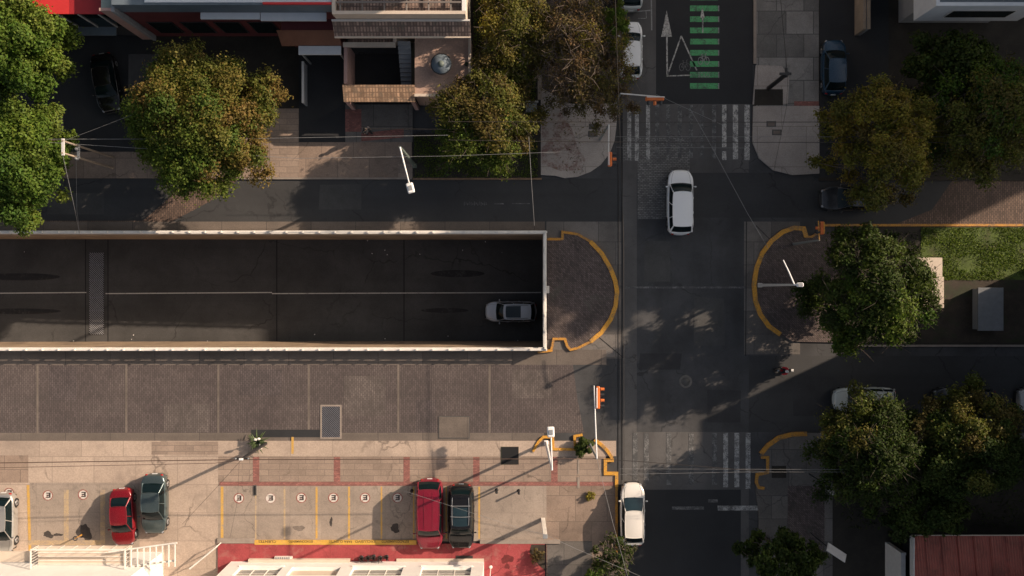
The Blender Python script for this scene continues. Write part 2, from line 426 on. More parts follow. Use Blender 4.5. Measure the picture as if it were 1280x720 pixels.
def leafmat(name):
    t = NT(name)
    at = t.n('ShaderNodeAttribute'); at.attribute_name = 'leafcol'
    b = t.n('ShaderNodeBsdfPrincipled'); b.inputs['Roughness'].default_value = .55
    b.inputs['Specular IOR Level'].default_value = .12
    t.l(at.outputs['Color'], b.inputs['Base Color'])
    tr = t.n('ShaderNodeBsdfTranslucent')
    t.l(t.mix(1.0, at.outputs['Color'], C(1.1, 1.25, .5), 'MULTIPLY'), tr.inputs['Color'])
    mx = t.n('ShaderNodeMixShader'); mx.inputs[0].default_value = .3
    t.l(b.outputs[0], mx.inputs[1]); t.l(tr.outputs[0], mx.inputs[2]); t.l(mx.outputs[0], t.out.inputs[0])
    return t.m
M['leaf'] = leafmat('leaf')
SUN_EL, SUN_AZ = 25.0, (0.905, 0.425)
SUN_E, SKY, EXPO = 4.2, 0.066, 0.66
BLOCKS = [  # unseen blocks, added and shaped only to shade the crossing and trees
 ('apartment_block', 'plain cream block behind the verge trees, past the top border', -2.4, 7.0, 24.0, 40, 17, 'cream_wall'),
 ('apartment_block', 'tall cream apartment block beyond the upper side of the crossing', 47.5, 72, 23.8, 60, 27, 'cream_wall'),
 ('apartment_block', 'low grey apartment block beyond the parked car row', 39, 60, -4.5, 3.0, 12.5, 'grey_wall'),
 ('apartment_block', 'grey stair tower rising above the grey block past the border', 39, 60, -14, -4.6, 22, 'grey_wall'),
 ('apartment_block', 'lower cream block past the bottom corner with the rusty roof', 39, 60, -40, -17.5, 12.5, 'cream_wall'),
]
# ------------------------------------------------------------------ foliage
def leaf_mesh(name, centers, normals, sizes, cols, rng, parent, aspect=0.55, kind=None):
    n = len(centers)
    nn = normals / np.maximum(1e-6, np.linalg.norm(normals, axis=1, keepdims=True))
    rv = rng.normal(size=(n, 3)); u = np.cross(nn, rv); u /= np.maximum(1e-6, np.linalg.norm(u, axis=1, keepdims=True))
    v = np.cross(nn, u)
    a = sizes[:, None] * .5; b = a * aspect
    fold = nn * a * .25
    P = np.empty((n, 4, 3), np.float32)
    P[:, 0] = centers + u * a - fold; P[:, 1] = centers + v * b + fold * .4; P[:, 2] = centers - u * a - fold; P[:, 3] = centers - v * b + fold * .4
    me = bpy.data.meshes.new(name)
    me.vertices.add(n * 4); me.vertices.foreach_set('co', P.reshape(-1))
    me.loops.add(n * 4); me.loops.foreach_set('vertex_index', np.arange(n * 4, dtype=np.int32))
    me.polygons.add(n); me.polygons.foreach_set('loop_start', np.arange(0, n * 4, 4, dtype=np.int32))
    try: me.polygons.foreach_set('loop_total', np.full(n, 4, dtype=np.int32))
    except Exception: pass
    at = me.color_attributes.new('leafcol', 'FLOAT_COLOR', 'POINT')
    cc = np.ones((n, 4, 4), np.float32); cc[:, :, :3] = cols[:, None, :]
    at.data.foreach_set('color', cc.reshape(-1))
    me.update(calc_edges=True); me.validate()
    me.materials.append(M['leaf'])
    o = bpy.data.objects.new(name, me); COL.objects.link(o)
    if parent is not None: o.parent = parent
    if kind: o['kind'] = kind
    return o

PAL = {
 'green':  [(.085, .14, .022), (.058, .108, .020), (.115, .16, .028)],
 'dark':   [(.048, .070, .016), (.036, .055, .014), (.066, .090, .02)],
 'lime':   [(.13, .18, .026), (.095, .15, .022), (.15, .19, .035)],
 'autumn': [(.165, .140, .034), (.14, .140, .030), (.185, .125, .038), (.125, .135, .028), (.10, .125, .026)],
 'olive':  [(.13, .13, .03), (.10, .115, .025), (.16, .135, .034), (.12, .09, .03)],
 'yellow': [(.24, .20, .034), (.18, .175, .032), (.26, .19, .036)],
 'bare':   [(.15, .095, .045), (.12, .10, .035), (.17, .13, .05), (.10, .07, .04)],
}

def tree(name, label, cx, cy, rx, ry, top, low, n_leaf, pal, seed, ncl=46, leaf=.24, cr=(.15, .27), bark='bark_dark', group=None, density=1.0,
         pal2=None, pal2_dir=None, trunk_at=None, twig=False, base_z=0.0, clump_fill=.9, cat='tree'):
    """cx,cy crown centre and rx,ry its half-widths in metres; low/top the crown's lower and upper height"""
    rng = np.random.default_rng(seed); rr = random.Random(seed)
    bx, by = trunk_at if trunk_at else (cx, cy)
    root = thing(name, label, cat, (bx, by, base_z), 0, group)
    H = top - low
    # clump centres: sunflower spread with jitter so the outline is lobed
    cl = []
    for i in range(ncl):
        r = math.sqrt((i + .5) / ncl) * clump_fill; a = i * 2.39996 + rr.uniform(-.45, .45)
        r = min(.97, max(0, r + rr.uniform(-.12, .10)))
        lob = 1 + .07 * math.sin(3 * a + seed) + .07 * math.sin(5 * a + seed * 2.3)
        x, y = math.cos(a) * r * rx * lob * .93, math.sin(a) * r * ry * lob * .93
        zt = low + H * (math.sqrt(max(0, 1 - r * r)) * .72 + rr.uniform(-.02, .26)) - H * .12
        R0 = rr.uniform(*cr) * min(rx, ry) * (1.15 - .35 * r)
        cl.append((x + cx, y + cy, max(low + .2, zt), R0))
    for i in range(int(ncl * .35)):  # lower fill
        r = math.sqrt(rr.random()) * .7; a = rr.uniform(0, 6.28)
        cl.append((cx + math.cos(a) * r * rx, cy + math.sin(a) * r * ry, low + H * rr.uniform(.05, .4), rr.uniform(*cr) * min(rx, ry)))
    cl = np.array(cl)
    wgt = cl[:, 3] ** 2; wgt /= wgt.sum()
    k = rng.choice(len(cl), size=n_leaf, p=wgt)
    d = rng.normal(size=(n_leaf, 3)); d[:, 2] = np.abs(d[:, 2]) * .9 + d[:, 2] * .25
    d /= np.linalg.norm(d, axis=1, keepdims=True)
    rad = rng.random(n_leaf) ** .45 * cl[k, 3] * rng.uniform(.75, 1.22, n_leaf) * np.where(rng.random(n_leaf) < .06, 1.4, 1)
    # twigs poke out: leaves gather along a few rays of each clump
    ray = rng.normal(size=(len(cl), 9, 3)); ray[:, :, 2] = np.abs(ray[:, :, 2]); ray /= np.linalg.norm(ray, axis=2, keepdims=True)
    pick = ray[k, rng.integers(0, 9, n_leaf)]
    tw = rng.random(n_leaf) < .5
    d[tw] = d[tw] * .38 + pick[tw]
    d /= np.linalg.norm(d, axis=1, keepdims=True)
    rad[tw] *= 1.12
    pos = cl[k, :3] + d * rad[:, None] * np.array([1.12, 1.12, .8])
    nor = d + rng.normal(size=(n_leaf, 3)) * .55 + np.array([0, 0, .35])
    size = leaf * rng.uniform(.6, 1.35, n_leaf)
    P_ = np.array(PAL[pal]); base = P_[rng.integers(0, len(P_), len(cl))]
    if pal2 is not None:
        Q_ = np.array(PAL[pal2]); s_ = ((cl[:, 0] - cx) / rx * pal2_dir[0] + (cl[:, 1] - cy) / ry * pal2_dir[1]) + rng.normal(size=len(cl)) * .25 > pal2_dir[2]
        base[s_] = Q_[rng.integers(0, len(Q_), int(s_.sum()))]
    col = base[k] * .8 + P_[rng.integers(0, len(P_), n_leaf)] * .2
    col = col * rng.uniform(.7, 1.3, (n_leaf, 1)) * (1 + rng.normal(size=(n_leaf, 3)) * .06)
    # limbs
    tr = MB(); fork = base_z + max(1.4, (low - base_z) * .75)
    r0 = .11 + .022 * min(rx, ry)
    lean = Vector((cx - bx, cy - by, 0))
    fk = Vector((bx, by, 0)) + lean * .35 + Vector((0, 0, fork))
    tr.path([(bx, by, base_z), (bx + .03, by - .02, base_z + .25), (bx + lean.x * .15, by + lean.y * .15, base_z + (fork - base_z) * .6), tuple(fk)], [r0 * 1.5, r0 * 1.1, r0 * .95, r0 * .85], 10)
    nl = 7
    hubs = []
    for i in range(nl):
        a = i * 2 * math.pi / nl + rr.uniform(-.3, .3); q = rr.uniform(.35, .55)
        hb = Vector((cx + math.cos(a) * rx * q, cy + math.sin(a) * ry * q, low + H * rr.uniform(.3, .5)))
        md = fk.lerp(hb, .5) + Vector((rr.uniform(-.2, .2), rr.uniform(-.2, .2), .25))
        tr.path([tuple(fk), tuple(md), tuple(hb)], [r0 * .62, r0 * .42, r0 * .3], 6); hubs.append(hb)
    hubs.append(Vector((cx, cy, low + H * .5))); tr.path([tuple(fk), tuple(hubs[-1])], [r0 * .6, r0 * .3], 6)
    for c in cl:
        p = Vector(c[:3]); hb = min(hubs, key=lambda h: (h - p).length)
        md = hb.lerp(p, .5) + Vector((rr.uniform(-.25, .25), rr.uniform(-.25, .25), rr.uniform(-.1, .2)))
        tr.path([tuple(hb), tuple(md), tuple(p)], [r0 * .26, r0 * .17, .02], 4)
        if twig:
            for _ in range(9):
                e = p + Vector((rr.uniform(-1, 1), rr.uniform(-1, 1), rr.uniform(0, .7))) * c[3] * 1.5
                m_ = p.lerp(e, .5) + Vector((rr.uniform(-.2, .2), rr.uniform(-.2, .2), .05))
                tr.path([tuple(p), tuple(m_), tuple(e)], [.028, .018, .008], 3)
    tr.build('trunk', M[bark], root)
    off = np.array([bx, by, base_z])
    leaf_mesh('crown', (pos - off).astype(np.float32), nor, size, col, rng, root)
    return root

def ptree(name, label, px, py, rpx, rpy, top, low, *a, **k):
    """crown read off the picture, at about two thirds of its height"""
    zz = low + (top - low) * .6; s = (HC - zz) / FP
    c = W(px, py, zz)
    return tree(name, label, c[0], c[1], rpx * s, rpy * s, top, low, *a, **k)

def shrub(name, label, x, y, r, h, n, pal, seed, leaf=.14, group=None, z=0.0, flat=False, cat='shrub'):
    rng = np.random.default_rng(seed); rr = random.Random(seed)
    root = thing(name, label, cat, (x, y, z), 0, group)
    st = MB(); cl = []
    for i in range(9):
        a = i * 2.4; q = r * math.sqrt(i / 9) * .8; e = (math.cos(a) * q, math.sin(a) * q, h * rr.uniform(.45, .85))
        st.path([(0, 0, 0), (e[0] * .4, e[1] * .4, e[2] * .6), e], [.03, .02, .01], 4); cl.append((*e, r * rr.uniform(.3, .5)))
    st.build('stem', M['bark_dark'], root, local=True)
    cl = np.array(cl); k = rng.integers(0, 9, n)
    d = rng.normal(size=(n, 3)); d /= np.linalg.norm(d, axis=1, keepdims=True)
    pos = cl[k, :3] + d * (rng.random(n) ** .4 * cl[k, 3])[:, None]; pos[:, 2] = np.maximum(.03, pos[:, 2])
    P_ = np.array(PAL[pal]); col = P_[rng.integers(0, len(P_), n)] * rng.uniform(.6, 1.4, (n, 1))
    leaf_mesh('foliage', pos, d + np.array([0, 0, .4]), leaf * rng.uniform(.6, 1.3, n), col, rng, root)
    return root

def tufts(name, polys, n, pal, seed, z=.02, size=.11):
    """ground cover blades scattered over rectangles (world x0,y0,x1,y1)"""
    rng = np.random.default_rng(seed)
    ar = np.array([abs((p[2] - p[0]) * (p[3] - p[1])) for p in polys]); k = rng.choice(len(polys), size=n, p=ar / ar.sum())
    q = np.array(polys)[k]
    x = q[:, 0] + (q[:, 2] - q[:, 0]) * rng.random(n); y = q[:, 1] + (q[:, 3] - q[:, 1]) * rng.random(n)
    kp = np.sin(x * 1.9 + np.sin(y * 1.3) * 1.4) + np.sin(y * 2.7 + x * .8) + rng.normal(size=n) * .6 > -.9; x = x[kp]; y = y[kp]; n = len(x)
    pos = np.stack([x, y, z + rng.random(n) * .06], 1)
    P_ = np.array(PAL[pal]); col = P_[rng.integers(0, len(P_), n)] * rng.uniform(.5, 1.4, (n, 1))
    nor = rng.normal(size=(n, 3)) * .7 + np.array([0, 0, .6])
    return leaf_mesh(name, pos, nor, size * rng.uniform(.6, 1.5, n), col, rng, None, .35, kind='stuff')

# ------------------------------------------------------------------ cars
STY = {  # cowl, roof front, roof rear, rear glass base (fractions of length), roof half-width factor, belt height factor, tail height factor
 'sedan': (.245, .075, -.215, -.355, .70, .62, .66),
 'hatch': (.275, .085, -.315, -.43, .72, .62, .60),
 'suv':   (.275, .125, -.375, -.455, .73, .60, .62),
 'van':   (.300, .165, -.385, -.465, .76, .58, .60),
}
def car(name, label, px, py, heading, L, Wd, H, style, pm, z0=0.0, zc=.8, group=None, cat='car', glass='glass', rails=None, cross=False,
        panoramic=False, ribs=False, plate_front=False, mirrors=True, door_line=True):
    c = W(px, py, z0 + zc)
    cw, rf, rr_, rb, yrf, bf, tf = STY[style]
    root = thing(name, label, cat, (c[0], c[1], z0), R(heading), group)
    hw = Wd / 2; zb = H * bf; wr = .31 if style in ('sedan', 'hatch') else .34
    xf, xr = L * .5 - L * .185, -L * .5 + L * .185
    def plan(u):
        p, q = (6.4, 2.6) if u > 0 else (9.5, 2.9)
        return hw * max(.02, (1 - abs(u) ** p)) ** (1 / q) * (1 - .03 * abs(u))
    def topz(x):
        u = x / (L / 2)
        if u > cw * 2:
            t = (u - cw * 2) / (1 - cw * 2); z = zb * (1 - .07 * t - .17 * t ** 3)
        elif u < rb * 2:
            t = (rb * 2 - u) / (1 + rb * 2); z = H * tf * (1 - .02 * t - .10 * t ** 3)
        else:
            t = (u - rb * 2) / (cw * 2 - rb * 2); z = zb * t + H * tf * (1 - t)
        if abs(u) > .93: z *= 1 - .35 * ((abs(u) - .93) / .07) ** 2
        return z
    def zlow(x):
        z = .24
        for a in (xf, xr):
            d = abs(x - a)
            if d < wr * 1.18: z = max(z, wr + math.sqrt((wr * 1.18) ** 2 - d * d))
        if abs(x) > L / 2 - .25: z += .06
        return min(z, zb * .86)
    N = 64; us = [math.sin(math.pi / 2 * (-1 + 2 * i / N)) * .5 + (-1 + 2 * i / N) * .5 for i in range(N + 1)]
    SEC = [(1.0, 0, .955), (1.0, .25, .99), (1.0, .5, 1.0), (1.0, .75, .985), (1.0, .9, .955), (1, .97, .90), (1, 1.0, .80), (1, 1.018, .6), (1, 1.03, .3), (1, 1.035, 0)]
    def section(u):
        x = u * L / 2; w = plan(u); zt = topz(x); zl = zlow(x); pts = []
        for _, fz, fy in SEC: pts.append((x, w * fy, zl + (zt - zl) * fz if fz <= 1 else zt * (1 + (fz - 1) * .9)))
        return pts + [(p[0], -p[1], p[2]) for p in reversed(pts[:-1])]
    b = MB(); rings = [section(u) for u in us]; m = len(rings[0]); vs = [p for r_ in rings for p in r_]
    fs = [(i * m + k, (i + 1) * m + k, (i + 1) * m + k + 1, i * m + k + 1) for i in range(N) for k in range(m - 1)]
    b.add(vs, [tuple(reversed(f)) for f in fs], True)
    b.add(rings[0], [tuple(range(m))]); b.add(rings[-1], [tuple(reversed(range(m)))])
    b.build('body', pm, root, local=True)
    MB().box((0, 0, .36), (L * .9, Wd * .80, .34)).build('underbody', M['black_plastic'], root, local=True)
    # cabin corner curves
    zt_ = H - .045; yb, yt = hw * .90, hw * yrf
    fb = lambda s: (L * cw + .10 * (1 - s * s) - .02, s * hw * .84, zb * .985)
    ft = lambda s: (L * rf + .07 * (1 - s * s), s * yt * .93, zt_)
    rbm = lambda s: (L * rb - .08 * (1 - s * s) + .02, s * hw * .82, H * tf * .985)
    rt = lambda s: (L * rr_ - .05 * (1 - s * s), s * yt * .93, zt_ - .02)
    def lerp(a, b_, t): return tuple(a[i] + (b_[i] - a[i]) * t for i in range(3))
    def ws(i, j): s = -1 + 2 * i; p = lerp(fb(s), ft(s), j); k = .035 * math.sin(math.pi * j); return (p[0] + k, p[1], p[2] + k)
    def rw(i, j): s = 1 - 2 * i; p = lerp(rbm(s), rt(s), j); k = .03 * math.sin(math.pi * j); return (p[0] - k, p[1], p[2] + k)
    MB().grid(ws, 10, 5, flip=False).build('windshield', M[glass], root, local=True)
    MB().grid(rw, 10, 4).build('rear_window', M['glass'], root, local=True)
    for sg in (-1, 1):
        def sd(i, j, sg=sg):
            a = lerp(fb(sg), rbm(sg), i); t = lerp(ft(sg), rt(sg), i)
            bulb = math.sin(math.pi * min(1, max(0, i))) ** .5
            a = (a[0], a[1] + sg * (yb - abs(a[1])) * bulb, a[2]); t = (t[0], t[1] + sg * (yt - abs(t[1])) * bulb, t[2])
            p = lerp(a, t, j); return (p[0], p[1] + sg * .03 * math.sin(math.pi * j), p[2])
        MB().grid(sd, 14, 3, flip=(sg > 0)).build('side_window', M['glass'], root, local=True)
    rfm = MB()
    def roofp(i, j):
        s = -1 + 2 * i; a = ft(s); e = rt(s)
        p = lerp(a, e, j); bul = math.sin(math.pi * j) ** .5
        y = p[1] + (math.copysign(yt * abs(s), s) - p[1]) * bul if s else 0
        return (p[0], y, p[2] + .035 + .045 * (1 - s * s) * (.3 + .7 * bul))
    rfm.grid(roofp, 12, 12, flip=True)
    for sg in (-1, 1):
        edge = [roofp((sg + 1) / 2, j / 10) for j in range(11)]
        rfm.path([(p[0], p[1], p[2] - .012) for p in edge], .034, 6)
        rfm.path([fb(sg), lerp(lerp(fb(sg), ft(sg), .5), (0, 0, 0), 0), ft(sg)], [.045, .036, .034], 6)
        rfm.path([rbm(sg), lerp(rbm(sg), rt(sg), .5), rt(sg)], [.075, .06, .04], 6)
        for q in ((.44,) if style in ('sedan', 'hatch') else (.38, .72)):
            a = lerp(fb(sg), rbm(sg), q); t = lerp(ft(sg), rt(sg), q)
            rfm.path([(a[0], sg * (yb + .012), a[2]), (t[0], sg * (yt + .01), t[2])], .032, 6)
    rfm.path([roofp(i / 10, 0) for i in range(11)], .022, 6); rfm.path([roofp(i / 10, 1) for i in range(11)], .026, 6)
    roof = rfm.build('roof', pm, root, local=True)
    if panoramic:
        def pn(i, j): p = roofp(.12 + .76 * i, .08 + .55 * j); return (p[0], p[1], p[2] + .006)
        MB().grid(pn, 8, 6, flip=True).build('sunroof', M['glass_blue'], roof, local=True)
    if ribs:
        for s in (.3, .7):
            MB().path([(lambda p: (p[0], p[1], p[2] + .01))(roofp(s, .06 + .88 * j / 8)) for j in range(9)], .014, 5).build('roof_rib', pm, roof, local=True)
    if rails:
        for s in (.07, .93):
            MB().path([(lambda p: (p[0], p[1], p[2] + (.05 if 0 < j < 10 else 0)))(roofp(s, .1 + .82 * j / 10)) for j in range(11)], .02, 6).build('roof_rail', M[rails], roof, local=True)
        if cross:
            for j in (.36, .68):
                MB().path([(lambda p: (p[0], p[1], p[2] + .065))(roofp(i / 6, j)) for i in range(7)][0:7], .024, 6).build('crossbar', M[rails], roof, local=True)
    for sg in (-1, 1):
        hl = MB(); hl.ball((L * .5 - .22, sg * plan(1 - .48 / L) * .80, zb * .755), (.17, .11, .075), 10, 6); hl.build('headlight', M['headlamp'], root, local=True)
        tl = MB(); tl.ball((-L * .5 + .08, sg * plan(-1 + .2 / L) * .86, H * tf * .74), (.075, .11, .10), 10, 6); tl.build('taillight', M['taillamp'], root, local=True)
        if mirrors:
            mr = MB(); mr.ball((L * cw - .22, sg * (hw + .075), zb + .06), (.06, .095, .065), 8, 6)
            mr.tube((L * cw - .2, sg * hw * .9, zb), (L * cw - .21, sg * (hw + .04), zb + .05), .02); mr.build('mirror', pm, root, local=True)
        MB().box((L * .06, sg * (hw * .985 + .008), zb * .8), (.15, .02, .025)).build('door_handle', pm, root, local=True)
        MB().box((-L * .16, sg * (hw * .985 + .008), zb * .8), (.15, .02, .025)).build('door_handle', pm, root, local=True)
        for xx in (xf, xr):
            wl = thing_part('wheel', (xx, sg * (hw - .17), wr), root)
            MB().lathe((0, 0, 0), [(wr * .6, -.10), (wr * .93, -.105), (wr, -.07), (wr, .07), (wr * .93, .105), (wr * .6, .10)], 20, 'Y').build('tyre', M['tyre'], wl, local=True)
            MB().lathe((0, sg * .088, 0), [(.05, .01 * sg), (wr * .6, .018 * sg), (wr * .62, -.02 * sg)], 12, 'Y').build('rim', M['rim'], wl, local=True)
    MB().bev((L / 2 - .035, 0, .42), (.09, Wd * .62, .2), .03).build('grille', M['black_plastic'], root, local=True)
    MB().box((-L / 2 + .012, 0, H * tf * .62), (.05, .34, .13)).build('number_plate', M['plate'], root, local=True)
    wp = MB()
    for y0 in (-.1, .42): wp.path([(fb(0)[0] - .03 - abs(y0) * .05, y0, zb + .035), (L * cw - .28, y0 - .42, zb + .035 + (.28 + .0) * (H - zb) / max(.2, L * (cw - rf)) * .9)], .011, 4)
    wp.build('wiper', M['black_plastic'], root, local=True)
    # bonnet shut-line and centre badge
    def body_top(x, fy):
        u = x / (L / 2); return (x, plan(u) * fy, topz(x) * (1 + (.03 * (1 - abs(fy))) * .9) + .001)
    sl = MB()
    for sg in (-1, 1): sl.path([body_top(L * (cw + .01 + (.47 - cw) * t / 8), sg * .74) for t in range(9)], .007, 4)
    sl.build('bonnet_gap', M['black_plastic'], root, local=True)
    return root

def thing_part(name, loc, parent):
    o = bpy.data.objects.new(name, None); o.empty_display_size = .1; COL.objects.link(o); o.parent = parent; o.location = loc
    return o
# ------------------------------------------------------------------ ground
ST = 'structure'
M['brick_dust'] = worn('brick_dust', C(.22, .13, .11), C(.37, .325, .29), .5, 1.3)
def zone(name, poly, z, mat, solid=0.0):
    m = MB()
    if solid: m.prism(poly, -.02, z)
    else: m.sheet(poly, z)
    return m.build(name, M[mat], kind=ST)
HX, HY0, HY1 = 2.15, -4.10, 3.72
g = MB()
g.sheet([(-400, HY1), (400, HY1), (400, 400), (-400, 400)], 0).sheet([(-400, -400), (400, -400), (400, HY0), (-400, HY0)], 0)
g.sheet([(HX, HY0), (400, HY0), (400, HY1), (HX, HY1)], 0).sheet([(-400, HY0), (-125, HY0), (-125, HY1), (-400, HY1)], 0)
g.build('ground', M['asphalt'], kind=ST)
L1, L2, L3 = .004, .008, .012
# crossing street and junction
zone('street', RC(778, -400, 936, 1200), L1, 'street_mix')
zone('junction_road', RC(796, 216, 936, 540), L2, 'asphalt')
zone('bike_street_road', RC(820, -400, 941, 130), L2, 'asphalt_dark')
zone('cobbled_road_patch', RC(797, 172, 862, 274), L3, 'setts')
zone('cobbled_crossing_patch', RC(778, 172, 796.5, 201), L3, 'setts')
zone('junction_road_patch', RC(862, 216, 1024, 272), L3, 'asphalt_cross')
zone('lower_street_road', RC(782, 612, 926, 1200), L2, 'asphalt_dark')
# upper one-way road
zone('upper_road', RC(-900, 223, 777, 277), L1, 'asphalt_cross')
zone('upper_road_pavement', P2([(-300, 223), (300, 223), (262, 252), (215, 277), (-300, 277)]), L2, 'paver_old')
zone('upper_road_asphalt_patch', P2([(-300, 222), (240, 222), (195, 262), (178, 276), (-300, 276)]), L3, 'asphalt_cross')
zone('upper_gutter_pavement', RC(-900, 277, 681, 291.5), .010, 'conc_gutter')
# lower road of pavers
zone('lower_gutter_pavement', RC(-900, 437, 758, 456), .010, 'conc_gutter')
zone('paved_road', P2([(-900, 456), (716, 456), (722, 500), (730, 541), (-900, 541)]), L2, 'paver')
zone('paved_road_edge', RC(-900, 541, 680, 551), .010, 'conc_gutter')
j = MB()
for x in (-66, 47, 158, 273, 386, 498, 612): j.sheet(RC(x - 1.3, 456, x + 1.3, 550), .013)
j.build('paved_road_strip', M['conc_gutter'], kind=ST)
zone('lower_right_road', RC(936, 445, 1900, 540), L1, 'asphalt_cross')
zone('upper_right_road', RC(1024, 226, 1900, 280), L1, 'asphalt_cross')
zone('upper_right_pavement', P2([(1190, 226), (1900, 226), (1900, 280), (1120, 280), (1165, 262)]), L2, 'paver_old')
# concrete apron round the rounded islands
zone('island_apron_pavement', RC(683, 277, 778, 448), .006, 'conc_grey')
zone('island_apron_pavement', RC(930, 277, 1000, 443), .014, 'conc_grey')
def arcpts(cx, cy, rx, ry, a0, a1, n): return [(cx + rx * math.cos(R(a0 + (a1 - a0) * i / n)), cy + ry * math.sin(R(a0 + (a1 - a0) * i / n))) for i in range(n + 1)]
arcL = [(703, 290), (722, 293), (738, 302), (752, 317), (763, 336), (769, 352), (771, 365), (769, 383), (763, 399), (752, 415), (738, 427), (722, 435), (713, 437)]
isl = [(684, 299), (703, 299)] + arcL + [(709, 432), (706, 423), (692, 423), (684, 424)]
zone('rounded_island_pavement', P2(isl), .12, 'brick_walk', solid=1)
arcR = [(1004, 286), (992, 285), (978, 290), (964, 301), (952, 317), (945, 336), (942, 356), (944, 376), (950, 393), (961, 408), (975, 418), (991, 427)]
zone('median_island_pavement', P2([(1004, 297)] + arcR + [(1046, 428), (1046, 290)]), .12, 'brick_walk', solid=1)
zone('median_soil', RC(1046, 283, 1900, 431), .11, 'soil_dark', solid=1)
zone('median_turf', RC(1150, 284.5, 1330, 350), .125, 'turf')
zone('median_soil_strip', RC(1150, 350, 1900, 428), .120, 'soil')
# upper sidewalks
zone('upper_sidewalk', RC(-300, 140, 515, 223), .10, 'conc_warm', solid=1)
zone('upper_sidewalk_slab', RC(338, 136, 374, 222), .112, 'conc_walk')
zone('upper_sidewalk_slab', RC(498, 205, 516, 222.5), .112, 'conc_walk')
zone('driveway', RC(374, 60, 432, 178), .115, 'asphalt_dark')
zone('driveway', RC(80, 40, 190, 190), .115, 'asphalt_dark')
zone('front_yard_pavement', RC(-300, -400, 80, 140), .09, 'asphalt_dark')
zone('front_yard_pavement', RC(190, -400, 374, 140), .09, 'soil_dark')
zone('front_yard_pavement', RC(432, 131, 516, 178), .106, 'conc_grey')
zone('red_pavement_strip', RC(432, 137, 452, 165), .118, 'red_band')
zone('red_pavement_strip', P2([(452, 167), (505, 161), (505, 172), (452, 177)]), .118, 'red_band')
zone('planted_verge', RC(516, 168, 676, 223), .13, 'soil_dark', solid=1)
zone('planted_verge', RC(590, -400, 674, 168), .128, 'soil_dark', solid=1)
zone('brick_path', RC(676.5, -400, 713, 150), .124, 'brick_walk', solid=1)
zone('verge_kerb', RC(672, -400, 677, 125), .15, 'conc_edge', solid=1)
zone('corner_sidewalk', P2([(676, 110), (713, 130), (772, 130), (770, 160), (768, 176), (762, 192), (751, 206), (738, 215), (722, 221), (706, 223), (695, 220), (676, 219)]), .134, 'conc_corner', solid=1)
zone('street_verge_soil', P2([(713, -400), (770, -400), (771, 130), (713, 130)]), .132, 'soil_dark', solid=1)
zone('corner_brick_patch', P2([(677, 150), (700, 140), (714, 160), (722, 186), (732, 200), (727, 213), (700, 214), (677, 205)]), .139, 'brick_dust')
k = MB(); k.strip(P2([(516, 223.8), (677, 223.8)]), .12, 0, .14); k.build('verge_kerb', M['kerb_old'], kind=ST)
k = MB(); k.strip(P2([(300, 223.2), (515, 223.2)]), .12, 0, .115); k.build('sidewalk_kerb', M['conc_edge'], kind=ST)
k = MB(); k.strip(P2([(1030, 281.6), (1900, 281.6)]), .16, 0, .15); k.build('median_kerb', M['kerb_orange'], kind=ST)
k = MB(); k.strip(P2([(1046, 432), (1900, 432)]), .14, 0, .14); k.build('median_kerb', M['conc_edge'], kind=ST)
# upper right corner sidewalk
zone('slab_sidewalk', RC(945, -400, 1023, 133), .10, 'conc_slab', solid=1)
zone('sidewalk_kerb', RC(941.5, -400, 945, 80), .13, 'conc_edge', solid=1)
zone('corner_sidewalk', P2([(941, 133), (1023.5, 133), (1023.5, 217), (990, 219), (966, 213), (948, 198), (940, 178)]), .125, 'conc_corner', solid=1)
zone('pale_slab_pavement', P2([(944, 82), (977, 83), (986, 98), (984, 130), (940, 131)]), .118, 'conc_corner')
zone('dug_soil_pit', P2([(943, 112), (978, 112), (978, 132), (942, 132)]), .123, 'soil_dark')
zone('red_pavement_strip', RC(992, 127, 1023, 132.5), .118, 'red_band')
zone('forecourt_pavement', RC(1023.5, -400, 1900, 226), .09, 'soil_dark', solid=1)
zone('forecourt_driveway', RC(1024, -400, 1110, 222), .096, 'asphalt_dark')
# lower right corner
zone('lower_right_sidewalk', P2([(1008, 541), (985, 542), (968, 548), (955, 558), (949, 570), (957, 572), (957, 590), (946, 593), (944, 612), (948, 640), (948, 1200), (1900, 1200), (1900, 541)]), .10, 'conc_grey', solid=1)
zone('checkered_pavement', RC(984, 607, 1030, 690), .106, 'brick_walk')
zone('planting_pit', RC(964, 582, 982, 597), .110, 'soil_dark')
zone('lower_right_ground', RC(1040, 548, 1900, 1200), .108, 'soil_dark')
# lower left: concrete forecourt and stalls
zone('forecourt', RC(-900, 551, 273, 1200), .06, 'conc_light', solid=1)
zone('forecourt_slab', RC(-900, 569, 36, 603), .066, 'conc_warm')
zone('forecourt_slab', RC(190, 552, 273, 568), .066, 'conc_walk')
zone('parking_bay_pavement', RC(38, 603, 175, 1200), .066, 'conc_stall')
zone('sidewalk_slab', RC(273, 551, 770, 570), .06, 'conc_light', solid=1)
zone('banded_sidewalk', P2([(273, 570), (757, 570), (757, 592), (770, 592), (770, 607), (273, 607)]), .062, 'conc_walk', solid=1)
zone('parking_bay_pavement', RC(273, 607, 683, 676), .064, 'conc_stall', solid=1)
zone('corner_pavement', P2([(683, 607), (770, 607), (770, 1200), (683, 1200)]), .064, 'conc_warm', solid=1)
zone('side_ramp_pavement', RC(684, 676, 740, 1200), .070, 'conc_grey')
b_ = MB()
for x0 in (316.5, 417.5, 504.5, 591.5, 689): b_.sheet(RC(x0, 571, x0 + 8, 602), .070)
b_.build('red_band_pavement', M['red_band'], kind=ST)
MB().sheet(RC(275, 602, 768, 607), .0745).build('red_band_pavement', M['red_band'], kind=ST)
zone('red_terrace_pavement', RC(273, 679, 681, 760), .14, 'red_paint', solid=1)
zone('terrace_step_kerb', RC(319, 674.5, 521, 680), .17, 'step_yellow', solid=1)
